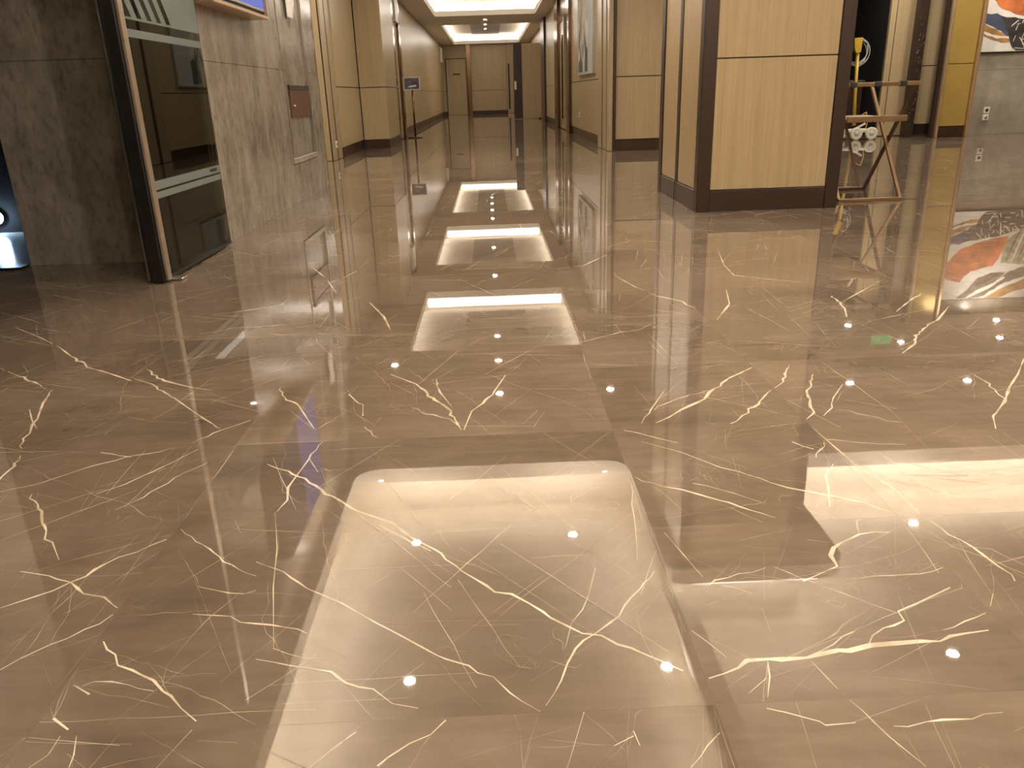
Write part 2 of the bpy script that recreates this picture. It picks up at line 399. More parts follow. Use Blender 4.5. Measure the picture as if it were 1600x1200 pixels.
# ================================================================ floor
floor = structure(box('floor', -9, 11.5, -6, 38, -0.20, -0.0025, M['marble']))
VEINS = [
(5.7,[(-0.555,1.694),(-0.463,1.619),(-0.399,1.552),(-0.338,1.486),(-0.297,1.444),(-0.225,1.394),(-0.186,1.34),(-0.155,1.309),(-0.12,1.273),(-0.079,1.211),(-0.036,1.165),(0.007,1.137),(0.036,1.108),(0.068,1.068),(0.115,1.025),(0.144,1.018),(0.186,0.985),(0.225,0.953),(0.252,0.93),(0.284,0.899)]),
(3.1,[(-0.464,1.272),(-0.405,1.236),(-0.349,1.179),(-0.282,1.133),(-0.216,1.075),(-0.182,1.048),(-0.132,1.006),(-0.097,0.979),(-0.062,0.962),(-0.026,0.936),(-0.002,0.901),(0.039,0.862)]),
(4.8,[(-0.252,1.389),(-0.216,1.354),(-0.175,1.311),(-0.123,1.269)]),
(8.2,[(0.285,0.912),(0.311,0.921),(0.351,0.946),(0.383,0.947),(0.401,0.945),(0.44,0.946),(0.465,0.953),(0.509,0.957),(0.546,0.967),(0.626,0.971),(0.699,0.984),(0.76,0.992)]),
(5.6,[(0.543,0.968),(0.559,0.989),(0.624,1.021),(0.626,1.045),(0.666,1.063),(0.761,1.111)]),
(3.2,[(0.452,0.953),(0.492,0.973),(0.534,1.0),(0.551,1.002)]),
(4.8,[(0.381,0.943),(0.373,0.91),(0.348,0.849),(0.371,0.84),(0.41,0.821),(0.415,0.814),(0.477,0.817)]),
(2.8,[(0.367,0.907),(0.333,0.879),(0.307,0.854),(0.287,0.837)]),
(2.8,[(0.318,0.861),(0.35,0.849)]),
(2.9,[(0.444,0.938),(0.459,0.879),(0.481,0.814),(0.489,0.789),(0.511,0.74)]),
(4.0,[(0.503,0.807),(0.572,0.814),(0.612,0.813),(0.658,0.822)]),
(3.4,[(0.671,0.994),(0.76,1.031)]),
(8.6,[(0.726,1.28),(0.667,1.278),(0.622,1.252),(0.585,1.211),(0.583,1.177),(0.507,1.137)]),
(2.8,[(0.471,1.185),(0.506,1.147),(0.579,1.079),(0.621,1.042)]),
(3.9,[(0.286,1.122),(0.344,1.137),(0.404,1.167),(0.458,1.182)]),
(3.3,[(0.366,1.135),(0.432,1.094)]),
(2.3,[(0.3,1.336),(0.329,1.213),(0.347,1.136)]),
(3.5,[(0.047,0.873),(0.073,0.922),(0.085,0.957),(0.101,0.99),(0.135,1.023),(0.179,1.064),(0.208,1.114),(0.261,1.187)]),
(2.1,[(0.085,0.991),(0.101,1.053),(0.122,1.085),(0.137,1.124),(0.164,1.225)]),
(3.6,[(-0.262,0.783),(-0.238,0.813),(-0.211,0.841),(-0.191,0.855)]),
(6.2,[(-0.175,0.781),(-0.162,0.795),(-0.137,0.816),(-0.11,0.83),(-0.091,0.855)]),
(6.5,[(-0.871,1.161),(-0.804,1.207),(-0.785,1.231),(-0.747,1.29),(-0.706,1.324),(-0.665,1.367)]),
(4.7,[(-0.778,1.0),(-0.762,1.024),(-0.732,1.055),(-0.693,1.092),(-0.664,1.129)]),
(5.1,[(-0.898,1.274),(-0.836,1.255),(-0.785,1.231),(-0.744,1.193),(-0.702,1.18),(-0.665,1.147)]),
(5.2,[(-0.665,1.075),(-0.614,1.024),(-0.572,0.986),(-0.53,0.961),(-0.492,0.927),(-0.467,0.9),(-0.437,0.874),(-0.411,0.857)]),
(3.2,[(-0.633,0.955),(-0.619,0.964),(-0.565,0.954),(-0.521,0.938),(-0.503,0.933)]),
(9.4,[(-0.662,0.899),(-0.642,0.892),(-0.61,0.869)]),
(6.5,[(-0.664,0.97),(-0.613,0.937)]),
(3.0,[(-0.629,0.805),(-0.615,0.825),(-0.615,0.858)]),
(3.0,[(-0.576,0.802),(-0.58,0.823),(-0.593,0.857)]),
(3.1,[(-0.65,1.404),(-0.539,1.295),(-0.489,1.249),(-0.451,1.225)]),
(4.7,[(-0.545,1.199),(-0.485,1.176),(-0.439,1.18)]),
(4.4,[(-0.527,1.119),(-0.462,1.109),(-0.413,1.086),(-0.365,1.074),(-0.323,1.055)]),
(3.9,[(-0.389,0.998),(-0.333,0.98),(-0.268,0.962),(-0.242,0.937),(-0.199,0.921),(-0.168,0.89),(-0.131,0.879)]),
(3.6,[(-0.369,1.022),(-0.32,0.997),(-0.287,0.992)]),
(1.9,[(-0.476,1.459),(-0.436,1.316),(-0.411,1.189),(-0.368,1.022)]),
(5.7,[(-0.445,1.81),(-0.459,1.712),(-0.475,1.567),(-0.462,1.508),(-0.472,1.459)]),
(4.4,[(-0.459,1.712),(-0.423,1.638)]),
(7.6,[(-1.358,2.282),(-1.326,2.167),(-1.286,2.066),(-1.266,1.996),(-1.242,1.942),(-1.229,1.888),(-1.188,1.799),(-1.169,1.71),(-1.162,1.666)]),
(5.9,[(-1.339,2.119),(-1.286,2.034),(-1.226,1.953)]),
(7.2,[(-1.887,3.034),(-1.713,2.881),(-1.572,2.743),(-1.466,2.619),(-1.385,2.541),(-1.352,2.49),(-1.281,2.444),(-1.143,2.337)]),
(6.8,[(-1.653,2.52),(-1.537,2.424),(-1.415,2.327),(-1.369,2.277)]),
(5.7,[(-1.149,2.361),(-1.065,2.299),(-0.947,2.166),(-0.843,2.042),(-0.8,1.992),(-0.734,1.92)]),
(5.0,[(-1.126,1.604),(-1.061,1.635),(-0.989,1.71),(-0.917,1.763),(-0.842,1.788),(-0.791,1.81),(-0.752,1.872),(-0.728,1.911),(-0.67,1.97)]),
(4.7,[(-0.899,1.575),(-0.854,1.616),(-0.796,1.709),(-0.75,1.794)]),
(3.8,[(-0.823,1.497),(-0.784,1.55),(-0.751,1.639),(-0.688,1.734)]),
(5.1,[(-1.046,1.588),(-0.968,1.48),(-0.927,1.42),(-0.913,1.387),(-0.892,1.375),(-0.845,1.308)]),
(8.2,[(-1.14,2.446),(-1.109,2.411),(-1.036,2.324),(-0.933,2.256),(-0.854,2.219)]),
(8.4,[(-0.992,1.799),(-0.938,1.776),(-0.904,1.765)]),
(16.2,[(-0.738,1.797),(-0.716,1.799)]),
(8.5,[(-0.334,2.301),(-0.247,2.205),(-0.188,2.083),(-0.133,1.981),(-0.112,1.89),(-0.096,1.827)]),
(7.0,[(-0.189,2.243),(-0.173,2.132),(-0.125,1.989)]),
(4.9,[(-0.246,2.021),(-0.201,1.965),(-0.135,1.923),(-0.112,1.878)]),
(6.8,[(0.02,2.253),(-0.016,2.115),(-0.047,2.028),(-0.077,1.975),(-0.095,1.847)]),
(8.7,[(-0.436,2.141),(-0.397,2.066),(-0.382,2.055),(-0.37,1.97)]),
(4.7,[(-0.354,1.898),(-0.311,1.821)]),
(5.3,[(-0.66,2.241),(-0.61,2.114),(-0.568,2.075),(-0.481,1.886)]),
(3.3,[(-0.481,1.886),(-0.428,1.989)]),
(8.6,[(0.766,2.235),(0.666,2.144),(0.596,2.056),(0.557,1.991),(0.48,1.925),(0.436,1.876),(0.376,1.828)]),
(5.1,[(0.596,2.056),(0.494,2.008),(0.441,1.966),(0.393,1.912)]),
(4.9,[(0.461,2.061),(0.4,1.933),(0.374,1.883),(0.351,1.822)]),
(7.0,[(0.881,2.245),(0.801,2.085),(0.744,2.024),(0.701,1.961),(0.647,1.885),(0.581,1.819)]),
(4.6,[(0.285,1.817),(0.33,1.792),(0.394,1.739),(0.425,1.717)]),
(5.3,[(0.29,1.55),(0.343,1.5),(0.378,1.483),(0.445,1.429),(0.497,1.382),(0.551,1.335)]),
(5.5,[(0.538,1.537),(0.569,1.501),(0.6,1.472),(0.69,1.421),(0.73,1.396),(0.763,1.357)]),
(4.0,[(0.408,1.509),(0.458,1.476),(0.501,1.438),(0.526,1.414)]),
(2.9,[(0.338,1.733),(0.42,1.664),(0.473,1.597),(0.57,1.504)]),
(7.1,[(0.92,2.153),(0.874,2.05),(0.853,2.027),(0.826,1.933),(0.812,1.867),(0.777,1.828)]),
(5.3,[(0.971,2.065),(0.901,1.963),(0.86,1.884),(0.811,1.824)]),
(9.4,[(1.701,2.833),(1.561,2.656),(1.501,2.606),(1.388,2.467),(1.35,2.401),(1.263,2.311)]),
(7.7,[(1.589,2.219),(1.485,2.086),(1.401,1.991),(1.327,1.893),(1.278,1.84),(1.24,1.801),(1.2,1.724)]),
(5.9,[(1.364,2.095),(1.365,2.02),(1.327,1.893)]),
(6.3,[(0.775,1.701),(0.822,1.686),(0.889,1.665),(0.945,1.655)]),
(4.3,[(0.877,1.882),(0.955,1.822),(0.997,1.784)]),
(7.7,[(0.692,1.698),(0.727,1.652)]),
(6.1,[(0.763,1.684),(0.715,1.608)]),
(7.0,[(0.74,1.572),(0.702,1.522),(0.684,1.464),(0.647,1.364)]),
(5.8,[(0.882,1.476),(0.895,1.437),(0.915,1.407),(0.946,1.386)]),
(6.1,[(0.996,1.489),(1.051,1.493),(1.115,1.484)]),
(6.1,[(1.01,1.455),(1.086,1.44)]),
(5.5,[(0.769,1.8),(0.786,1.562),(0.812,1.459),(0.815,1.342),(0.828,1.288),(0.849,1.218),(0.857,1.156),(0.859,1.089)]),
(3.5,[(0.801,1.079),(0.778,1.048),(0.759,1.0)]),
(3.0,[(0.58,1.138),(0.634,1.143),(0.712,1.143),(0.761,1.159)]),
(12.0,[(-0.937,4.025),(-0.806,3.733),(-0.693,3.394)]),
(9.0,[(-0.771,3.632),(-0.732,3.693),(-0.679,3.901)]),
(9.5,[(-0.531,3.233),(-0.439,2.987),(-0.392,2.802),(-0.351,2.739)]),
(8.0,[(-1.152,3.119),(-1.036,3.162),(-0.9,3.236),(-0.894,3.356)]),
(4.9,[(-1.101,2.84),(-1.043,2.866),(-0.997,2.911),(-0.901,2.907),(-0.785,2.935),(-0.712,2.952)]),
(4.6,[(-0.858,2.807),(-0.764,2.787),(-0.681,2.8),(-0.593,2.755),(-0.408,2.739)]),
(5.9,[(1.163,4.051),(1.094,3.688),(1.078,3.478),(1.199,3.378),(1.332,3.281)]),
(7.5,[(0.974,3.244),(0.914,2.982),(0.804,2.764)]),
(7.8,[(0.55,3.569),(0.599,3.341),(0.66,3.158),(0.736,3.06),(0.776,2.885)]),
(9.2,[(0.299,3.756),(0.435,3.808),(0.593,4.074)]),
(5.4,[(0.281,2.555),(0.415,2.644),(0.507,2.679),(0.584,2.778)]),
(8.2,[(1.35,2.955),(1.642,3.266)]),
(10.1,[(1.347,3.05),(1.314,2.853),(1.273,2.74)]),
(8.0,[(1.475,2.783),(1.622,2.954),(1.735,3.064)]),
(3.0,[(0.286,1.02),(0.304,0.991),(0.332,0.936)]),
(3.5,[(0.221,0.755),(0.251,0.789),(0.273,0.81)]),
(3.5,[(0.16,0.82),(0.164,0.794),(0.151,0.769)]),
(3.5,[(0.131,0.796),(0.159,0.811),(0.178,0.821)]),
]

def ribbon(pts, w, rnd, jitter=0.0, seg=0.022):
    """flat polyline of varying width lying in the tile's surface"""
    P = []
    for i in range(len(pts) - 1):
        a, b = Vector(pts[i]), Vector(pts[i + 1])
        n = max(1, int((b - a).length / seg))
        for k in range(n):
            q = a.lerp(b, k / n)
            if k:
                q += Vector((rnd.uniform(-1, 1), rnd.uniform(-1, 1))) * jitter
            P.append(q)
    P.append(Vector(pts[-1]))
    L, Rr = [], []
    n = len(P)
    for i, p in enumerate(P):
        t = P[min(i + 1, n - 1)] - P[max(i - 1, 0)]
        if t.length < 1e-9:
            t = Vector((1, 0))
        t.normalize()
        nn = Vector((-t.y, t.x))
        e = min(1.0, .35 + .16 * min(i, n - 1 - i))
        ww = w * .5 * e * rnd.uniform(.4, 1.3)
        L.append(p + nn * ww); Rr.append(p - nn * ww)
    return L, Rr

def clip_inside(p, r, m=.002):
    return Vector((min(max(p.x, r[0] + m), r[1] - m), min(max(p.y, r[2] + m), r[3] - m)))

def make_tile(rect, traced):
    x0, x1, y0, y1 = rect
    cx, cy = (x0 + x1) / 2, (y0 + y1) / 2
    rnd = random.Random(int(cx * 1000) * 7919 + int(cy * 1000) * 31)
    g = .00004
    vs, fs, fm = [], [], []
    b = .00012
    X0, X1, Y0, Y1 = x0 + g, x1 - g, y0 + g, y1 - g
    vs += [(X0 + b, Y0 + b, 0), (X1 - b, Y0 + b, 0), (X1 - b, Y1 - b, 0), (X0 + b, Y1 - b, 0),
           (X0, Y0, -b), (X1, Y0, -b), (X1, Y1, -b), (X0, Y1, -b),
           (X0, Y0, -.002), (X1, Y0, -.002), (X1, Y1, -.002), (X0, Y1, -.002)]
    fs += [(0, 1, 2, 3)] + [(4 + i, 4 + (i + 1) % 4, (i + 1) % 4, i) for i in range(4)] + [(8 + i, 8 + (i + 1) % 4, 4 + (i + 1) % 4, 4 + i) for i in range(4)]
    fm += [0] * 9
    def put(L, Rr, mi, z):
        n0 = len(vs)
        for a, c in zip(L, Rr):
            a, c = clip_inside(a, rect), clip_inside(c, rect)
            vs.append((a.x, a.y, z)); vs.append((c.x, c.y, z))
        for i in range(len(L) - 1):
            fs.append((n0 + 2 * i, n0 + 2 * i + 1, n0 + 2 * i + 3, n0 + 2 * i + 2)); fm.append(mi)
    zz = .00012
    for w, pl in traced:
        L, Rr = ribbon(pl, w * .95, rnd, .0075 if w > .004 else .005)
        put(L, Rr, 1, zz); zz += .00001
        # hair branches leave the main vein
        for _ in range(rnd.randint(1, 3)):
            qi = rnd.randrange(len(pl) - 1)
            q = Vector(pl[qi]); dv = Vector(pl[qi + 1]) - q
            a = math.atan2(dv.y, dv.x) + rnd.uniform(-.7, .7) + rnd.choice((0, math.pi)); br = [q]
            for _ in range(rnd.randint(2, 4)):
                a += rnd.uniform(-.2, .2)
                br.append(br[-1] + Vector((math.cos(a), math.sin(a))) * rnd.uniform(.03, .07))
            L, Rr = ribbon(br, w * .35, rnd, .003)
            put(L, Rr, 2, zz); zz += .00001
    area = (x1 - x0) * (y1 - y0)
    far = cy > 5
    base = rnd.choice((.5, .6, 2.1, 2.5, .35))
    for k in range(int((8 if traced else 9) * area / .9 + rnd.random() * 3)):
        p = Vector((rnd.uniform(x0, x1), rnd.uniform(y0, y1)))
        a = base + rnd.choice((0, 0, 1.2, -1.0)) + rnd.uniform(-.35, .35)
        a0 = a
        pl = [p]
        for _ in range(rnd.randint(4, 14)):
            a += rnd.uniform(-.22, .22) if rnd.random() < .88 else rnd.uniform(-.9, .9)
            p = p + Vector((math.cos(a), math.sin(a))) * rnd.uniform(.02, .075)
            if not (x0 < p.x < x1 and y0 < p.y < y1):
                pl.append(clip_inside(p, rect)); break
            pl.append(p)
            a += (a0 - a) * .45
        if len(pl) < 3:
            continue
        bright = rnd.random() < (.0 if traced else .4)
        w = rnd.uniform(.002, .0045) if bright else rnd.uniform(.0008, .0022)
        L, Rr = ribbon(pl, w, rnd, .004)
        put(L, Rr, 1 if bright else 2, zz); zz += .00001
    # hair-fine straight veins crossing at a few set angles
    dirs = [base, base + rnd.uniform(.7, 1.1), base - rnd.uniform(.8, 1.2)]
    for k in range(int((75 if far else 90) * area / .9)):
        p = Vector((rnd.uniform(x0, x1), rnd.uniform(y0, y1)))
        a = rnd.choice(dirs) + rnd.gauss(0, .10)
        ln = rnd.uniform(.06, .5) * (rnd.random() * .7 + .3)
        q = clip_inside(p + Vector((math.cos(a), math.sin(a))) * ln, rect)
        L, Rr = ribbon([p, q], rnd.uniform(.0007, .0019) * (1 + min(3.2, max(0, cy - 1.8) * .6)), rnd, .0022, .05)
        put(L, Rr, 2 if rnd.random() < (.72 if cy < 2.2 else .42) else 1, zz); zz += .000004
    # small crackled patches
    if not far:
        for k in range(rnd.randint(1, 3)):
            c = Vector((rnd.uniform(x0 + .1, x1 - .1), rnd.uniform(y0 + .1, y1 - .1)))
            for j in range(rnd.randint(8, 16)):
                p = c + Vector((rnd.gauss(0, .055), rnd.gauss(0, .03)))
                a = rnd.uniform(0, 6.28); pl = [p]
                for t in range(rnd.randint(3, 7)):
                    a += rnd.uniform(-.9, .9)
                    p = p + Vector((math.cos(a), math.sin(a))) * rnd.uniform(.006, .014)
                    pl.append(p)
                L, Rr = ribbon([tuple(clip_inside(q, rect)) for q in pl], rnd.uniform(.0008, .002), rnd, 0)
                put(L, Rr, 2, zz); zz += .000004
    # shift to the tile's own origin
    vs2 = [(v[0] - cx, v[1] - cy, v[2]) for v in vs]
    me = new_mesh('floor_tile', vs2, fs, [M['marble'], M['vein'], M['vein_faint']], fm)
    o = link('floor_tile', me, floor, (cx, cy, 0))
    return o

COLS = [(-2.56, -1.61, .86, .95), (-1.61, -.66, .86, .95), (-.66, .28, .86, .95), (.28, .77, .86, .475), (.77, 1.72, 1.335, .95)]
x = 1.72
k = 0
while x < 9:
    COLS.append((x, x + .95, .86 if k % 2 == 0 else 1.335, .95)); x += .95; k += 1
def in_view(px, py):
    v = Vector((px, py, -.8))
    z = v.dot(fwd)
    if z < .2:
        return False
    X = 800 + 1231.3 * v.dot(right) / z; Y = 600 + 1231.3 * v.dot(down) / z
    return -60 < X < 1660 and -20 < Y < 1330
tiles = []
for c0, c1, yo, dy in COLS:
    y = yo - 2 * dy
    while y < 15.0:
        r = (c0, c1, y, y + dy)
        y += dy
        pts = [(r[0] + (r[1] - r[0]) * i / 4, r[2] + (r[3] - r[2]) * j / 4) for i in range(5) for j in range(5)]
        if not any(in_view(*q) for q in pts):
            continue
        if c1 < -1.7 and r[2] > 4.3 and r[3] < 8.2:     # under the stone pier
            continue
        if c0 > 1.7 and r[2] > 11.5 and c1 < 5.1:        # behind the wood wall
            continue
        if r[2] > 12.6 and c0 > 1.7:
            continue
        if c0 > 1.65 and 6.3 < r[2] < 11.4 and c1 < 2.7:
            pass
        tiles.append(r)
traced = {i: [] for i in range(len(tiles))}
for w, pl in VEINS:
    # cut each vein where it crosses a tile edge
    run, cur = [], None
    for i in range(len(pl) - 1):
        a, b = Vector(pl[i]), Vector(pl[i + 1])
        n = max(1, int((b - a).length / .02))
        for k in range(n + (1 if i == len(pl) - 2 else 0)):
            q = a.lerp(b, k / n)
            ti = next((j for j, r in enumerate(tiles) if r[0] <= q.x < r[1] and r[2] <= q.y < r[3]), None)
            if ti != cur:
                if cur is not None and len(run) > 1:
                    traced[cur].append((w / 1000, run))
                run, cur = [], ti
            if not run or (q - Vector(run[-1])).length > .03 or k == 0:
                run.append((q.x, q.y))
    if cur is not None and len(run) > 1:
        traced[cur].append((w / 1000, run))
for i, r in enumerate(tiles):
    make_tile(r, traced[i])

# ================================================================ ceilings
def round_poly(pts, seg=8):
    """pts: (x, y, radius) corners, rounded"""
    out = []
    n = len(pts)
    for i, (x, y, r) in enumerate(pts):
        p = Vector((x, y))
        if r <= 0:
            out.append((x, y)); continue
        a = (Vector(pts[i - 1][:2]) - p).normalized()
        b = (Vector(pts[(i + 1) % n][:2]) - p).normalized()
        d = r / math.tan(a.angle(b) / 2)
        s, e = p + a * d, p + b * d
        for k in range(seg + 1):
            t = k / seg
            out.append(tuple((s * (1 - t) ** 2 + p * (2 * t * (1 - t)) + e * t ** 2)))
    return out

def slab_with_holes(name, outer, holes, z0, z1, mat):
    cu = bpy.data.curves.new(name, 'CURVE')
    cu.dimensions = '2D'; cu.fill_mode = 'BOTH'; cu.extrude = (z1 - z0) / 2
    for poly in [outer] + holes:
        sp = cu.splines.new('POLY'); sp.points.add(len(poly) - 1)
        for pt, q in zip(sp.points, poly):
            pt.co = (q[0], q[1], 0, 1)
        sp.use_cyclic_u = True
    tmp = bpy.data.objects.new('tmp', cu); C.objects.link(tmp)
    dg = bpy.context.evaluated_depsgraph_get(); dg.update()
    me = bpy.data.meshes.new_from_object(tmp.evaluated_get(dg))
    bpy.data.objects.remove(tmp); bpy.data.curves.remove(cu)
    me.name = name
    for v in me.vertices:
        v.co.z += (z0 + z1) / 2
    me.materials.clear(); me.materials.append(mat)
    return link(name, me)

TRAYS = [(-1.35, 1.30, 11.45, 15.25), (-1.35, 1.36, 17.9, 23.5), (-1.33, 1.38, 26.4, 36.1)]
coffer = round_poly([(-1.51, .9, .25), (9.0, .9, .25), (9.0, 7.37, .0), (2.75, 7.37, .0), (2.75, 5.36, .22), (1.29, 5.36, .16), (1.29, 7.42, .28), (-1.51, 7.42, .28)])
holes = [coffer] + [round_poly([(a, c, .0), (b, c, .0), (b, d, .0), (a, d, .0)]) for a, b, c, d in TRAYS]
ceiling = structure(slab_with_holes('ceiling', [(-9, -6), (11.5, -6), (11.5, 38), (-9, 38)], holes, H, LIP, M['paint']))
# upper ceiling of the lobby coffer with its walls
up = MB()
up.box(-1.96, 9.4, .5, 7.87, UP, UP + .08)
up.box(-1.96, -1.86, .5, 7.87, LIP, UP).box(9.3, 9.4, .5, 7.87, LIP, UP).box(-1.96, 9.4, .5, .6, LIP, UP).box(-1.96, 9.4, 7.77, 7.87, LIP, UP)
up.build('coffer_recess', M['paint_white'], ceiling)
box('column_neck', 1.42, 2.48, 5.62, 7.77, LIP, UP, M['paint_white'], ceiling)
box('divider_beam', 1.40, 1.50, .7, 5.43, 3.10, UP, M['paint_white'], ceiling)
box('divider_ledge', 1.30, 1.40, .7, 5.43, 3.085, 3.10, M['paint_white'], ceiling)
# upstand of the cove and the LED strips hidden behind it
for x0, x1, y0, y1 in ((-1.25, 1.05, 7.42, 7.435), (2.77, 8.95, 7.37, 7.385), (-1.525, -1.51, 1.15, 7.15), (-1.25, 8.7, .885, .90), (1.30, 1.31, .9, 5.4)):
    zl = 3.10 if x0 == 1.30 else LIP
    box('cove_upstand', x0, x1, y0, y1, zl, zl + .03, M['paint_white'], ceiling)
for x0, x1, y0, y1 in ((-1.3, 1.1, 7.445, 7.465), (2.8, 8.9, 7.395, 7.415), (-1.555, -1.535, 1.2, 7.2), (-1.2, 8.6, .855, .875), (1.315, 1.33, 5.6, 7.1), (1.50, 2.52, 5.385, 5.40), (2.70, 2.715, 5.6, 7.3), (1.325, 1.333, .95, 5.3)):  # the unseen near-edge strip is added to brighten the foreground
    zl = 3.10 if x0 == 1.325 else LIP
    box('cove_strip', x0, x1, y0, y1, zl, zl + .018, M['led_coffer_low' if x0 in (1.325, 1.50) else 'led_coffer'], ceiling)
for a, b, c, d in TRAYS:
    t = MB()
    o = .11
    t.box(a - o - .05, b + o + .05, c - o - .05, d + o + .05, UPT, UPT + .06)
    t.box(a - o - .05, a - o, c - o, d + o, LIP, UPT).box(b + o, b + o + .05, c - o, d + o, LIP, UPT)
    t.box(a - o, b + o, c - o - .05, c - o, LIP, UPT).box(a - o, b + o, d + o, d + o + .05, LIP, UPT)
    t.build('tray_recess', M['paint_white'], ceiling)
    o2 = .085
    z0, z1 = LIP + .004, LIP + .20
    box('cove_strip', a - o2 - .02, a - o2, c, d, z0, z1, M['led_tray'], ceiling)
    box('cove_strip', b + o2, b + o2 + .02, c, d, z0, z1, M['led_tray'], ceiling)
    box('cove_strip', a, b, d + o2, d + o2 + .02, z0, z1, M['led_tray'], ceiling)
    box('cove_strip', a, b, c - o2 - .02, c - o2, z0, z1, M['led_tray'], ceiling)
    # raised centre panel with shadow gaps
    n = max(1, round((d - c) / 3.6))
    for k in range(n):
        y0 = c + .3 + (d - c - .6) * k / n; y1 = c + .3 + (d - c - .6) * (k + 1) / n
        box('centre_panel', -.56, .56, y0 + .01, y1 - .01, UPT - .035, UPT, M['panel_dimmed'], ceiling, .004)

# ================================================================ wall builders
JOINT = .97
def wood_wall(name, axis, c, a0, a1, face, base=.14, top=H, thick=.12, mat='wood', base_mat='bronze_mid', split=None, joints=(JOINT,)):
    """axis 'y': wall plane x=c running a0..a1 in y; face=+1/-1 side that is seen"""
    t0, t1 = (c - .03 * face, c - thick * face)
    def bx(n, p0, p1, q0, q1, z0, z1, mt, par=None, bev=0):
        if axis == 'y':
            return box(n, p0, p1, q0, q1, z0, z1, mt, par, bev)
        return box(n, q0, q1, p0, p1, z0, z1, mt, par, bev)
    w = structure(bx(name, t0, t1, a0, a1, 0, top, M['groove']))
    cuts = [a0] + (split or []) + [a1]
    zs = [base] + list(joints) + [top]
    for u0, u1 in zip(cuts[:-1], cuts[1:]):
        for z0, z1 in zip(zs[:-1], zs[1:]):
            bx('wood_panel', c, t0, u0 + .003, u1 - .003, z0 + .006, z1 - .006, M[mat], w, .002)
    if base > 0:
        bx('baseboard', c - .006 * face, t0, a0, a1, 0, base - .004, M[base_mat], w, .002)
    return w

# ---------------------------------------------------------------- left side
# stone pier between the entrance and the side bay
pier = structure(box('wall_left', -2.50, -1.645, 4.355, 8.03, 0, LIP, M['groove']))
def stone_piece(x0, x1, y0, y1, z0, z1):
    return box('stone_slab', x0, x1, y0, y1, z0, z1, M['stone'], pier, .0015)
for z0, z1 in ((0, 1.03), (1.032, 2.07), (2.072, H)):
    stone_piece(-1.645, -1.60, 4.33, 6.69, z0, z1)
    stone_piece(-1.645, -1.60, 7.60, 8.05, z0, z1)
    stone_piece(-2.50, -1.647, 4.33, 4.355, z0, z1)
    stone_piece(-2.50, -1.60, 8.03, 8.05, z0, z1)
    stone_piece(-2.525, -2.50, 4.33, 8.05, z0, z1)
stone_piece(-1.645, -1.60, 6.692, 7.598, 0, .31)
stone_piece(-1.645, -1.60, 6.692, 7.598, 2.30, H)

# side bay beyond the pier, wood beyond it
structure(box('wall_left_bay', -5.2, -5.1, 8.0, 11.6, 0, H, M['wood']))
structure(box('wall_left_back', -5.1, -2.5, 7.95, 8.05, 0, H, M['stone']))
wood_wall('wall_left_bay_far', 'x', 11.40, -5.1, -2.31, -1)
# fluted pilaster beside the bay
pil = structure(box('trim_1', -2.42, -2.175, 11.42, 12.04, 0, H, M['groove']))
box('front_panel', -2.30, -2.19, 11.385, 11.42, .004, H, M['wood'], pil, .003)
box('flute', -2.175, -2.15, 11.39, 11.64, .004, H, M['cream'], pil, .004)
box('flute', -2.175, -2.15, 11.73, 12.04, .004, H, M['cream'], pil, .004)
box('gap_strip', -2.175, -2.154, 11.645, 11.725, .004, H, M['bronze'], pil)
box('gap_strip', -2.19, -2.178, 11.392, 11.42, .004, H, M['bronze'], pil)
wood_wall('wall_left_alcove', 'y', -2.13, 12.05, 14.02, 1)
wood_wall('wall_left_return', 'x', 14.03, -2.12, -1.70, -1)
wood_wall('wall_left_pilaster', 'y', -1.69, 14.05, 15.75, 1)
d1 = structure(box('door_1', -1.95, -1.80, 15.76, 17.45, 0, H, M['groove']))
box('door_leaf', -1.80, -1.765, 16.12, 17.10, .01, 2.12, M['wood'], d1, .003)
box('header_panel', -1.80, -1.76, 16.12, 17.10, 2.14, H, M['wood'], d1, .003)
box('frame_post', -1.81, -1.70, 15.78, 16.10, 0, H, M['bronze_shiny'], d1, .006)
box('frame_post', -1.81, -1.72, 17.12, 17.42, 0, H, M['bronze_shiny'], d1, .006)
wood_wall('wall_left_corridor', 'y', -1.91, 17.45, 36.5, 1)
# ---------------------------------------------------------------- far end
wood_wall('wall_far', 'x', 36.5, -2.0, 2.0, -1, split=[-.70, .84], joints=(JOINT,))
dd = structure(box('door_2', -1.74, -.90, 36.44, 36.5, .005, 2.26, M['wood'], None, .004))
box('door_gap', -1.77, -.86, 36.455, 36.5, 0, 2.29, M['groove'], dd)
box('number_plate', -1.47, -1.17, 36.425, 36.44, 1.63, 1.69, M['bronze'], dd)
fp = structure(box('trim_2', -.87, -.68, 36.36, 36.5, 0, H, M['bronze_shiny'], None, .005))
d3 = structure(box('door_3', .86, 1.12, 36.38, 36.44, .005, 2.26, M['wood'], None, .004))
box('pull_handle', .90, .97, 36.33, 36.37, .18, 2.02, M['bronze'], d3, .004)
# open door leaf standing out from the right wall
d4 = structure(box('door_4', .87, 1.80, 27.6, 27.66, .01, 2.31, M['wood'], None, .004))
box('edge_plate', .87, 1.14, 27.585, 27.6, .012, 2.31, M['bronze'], d4, .002)
box('latch_plate', .88, .95, 27.57, 27.585, .92, 1.18, M['steel'], d4, .002)
MB().lathe([(0, 0), (.03, 0), (.03, .04), (.0, .045)], (1.70, 27.56, .0), 12).build('door_stop', M['black'], d4)
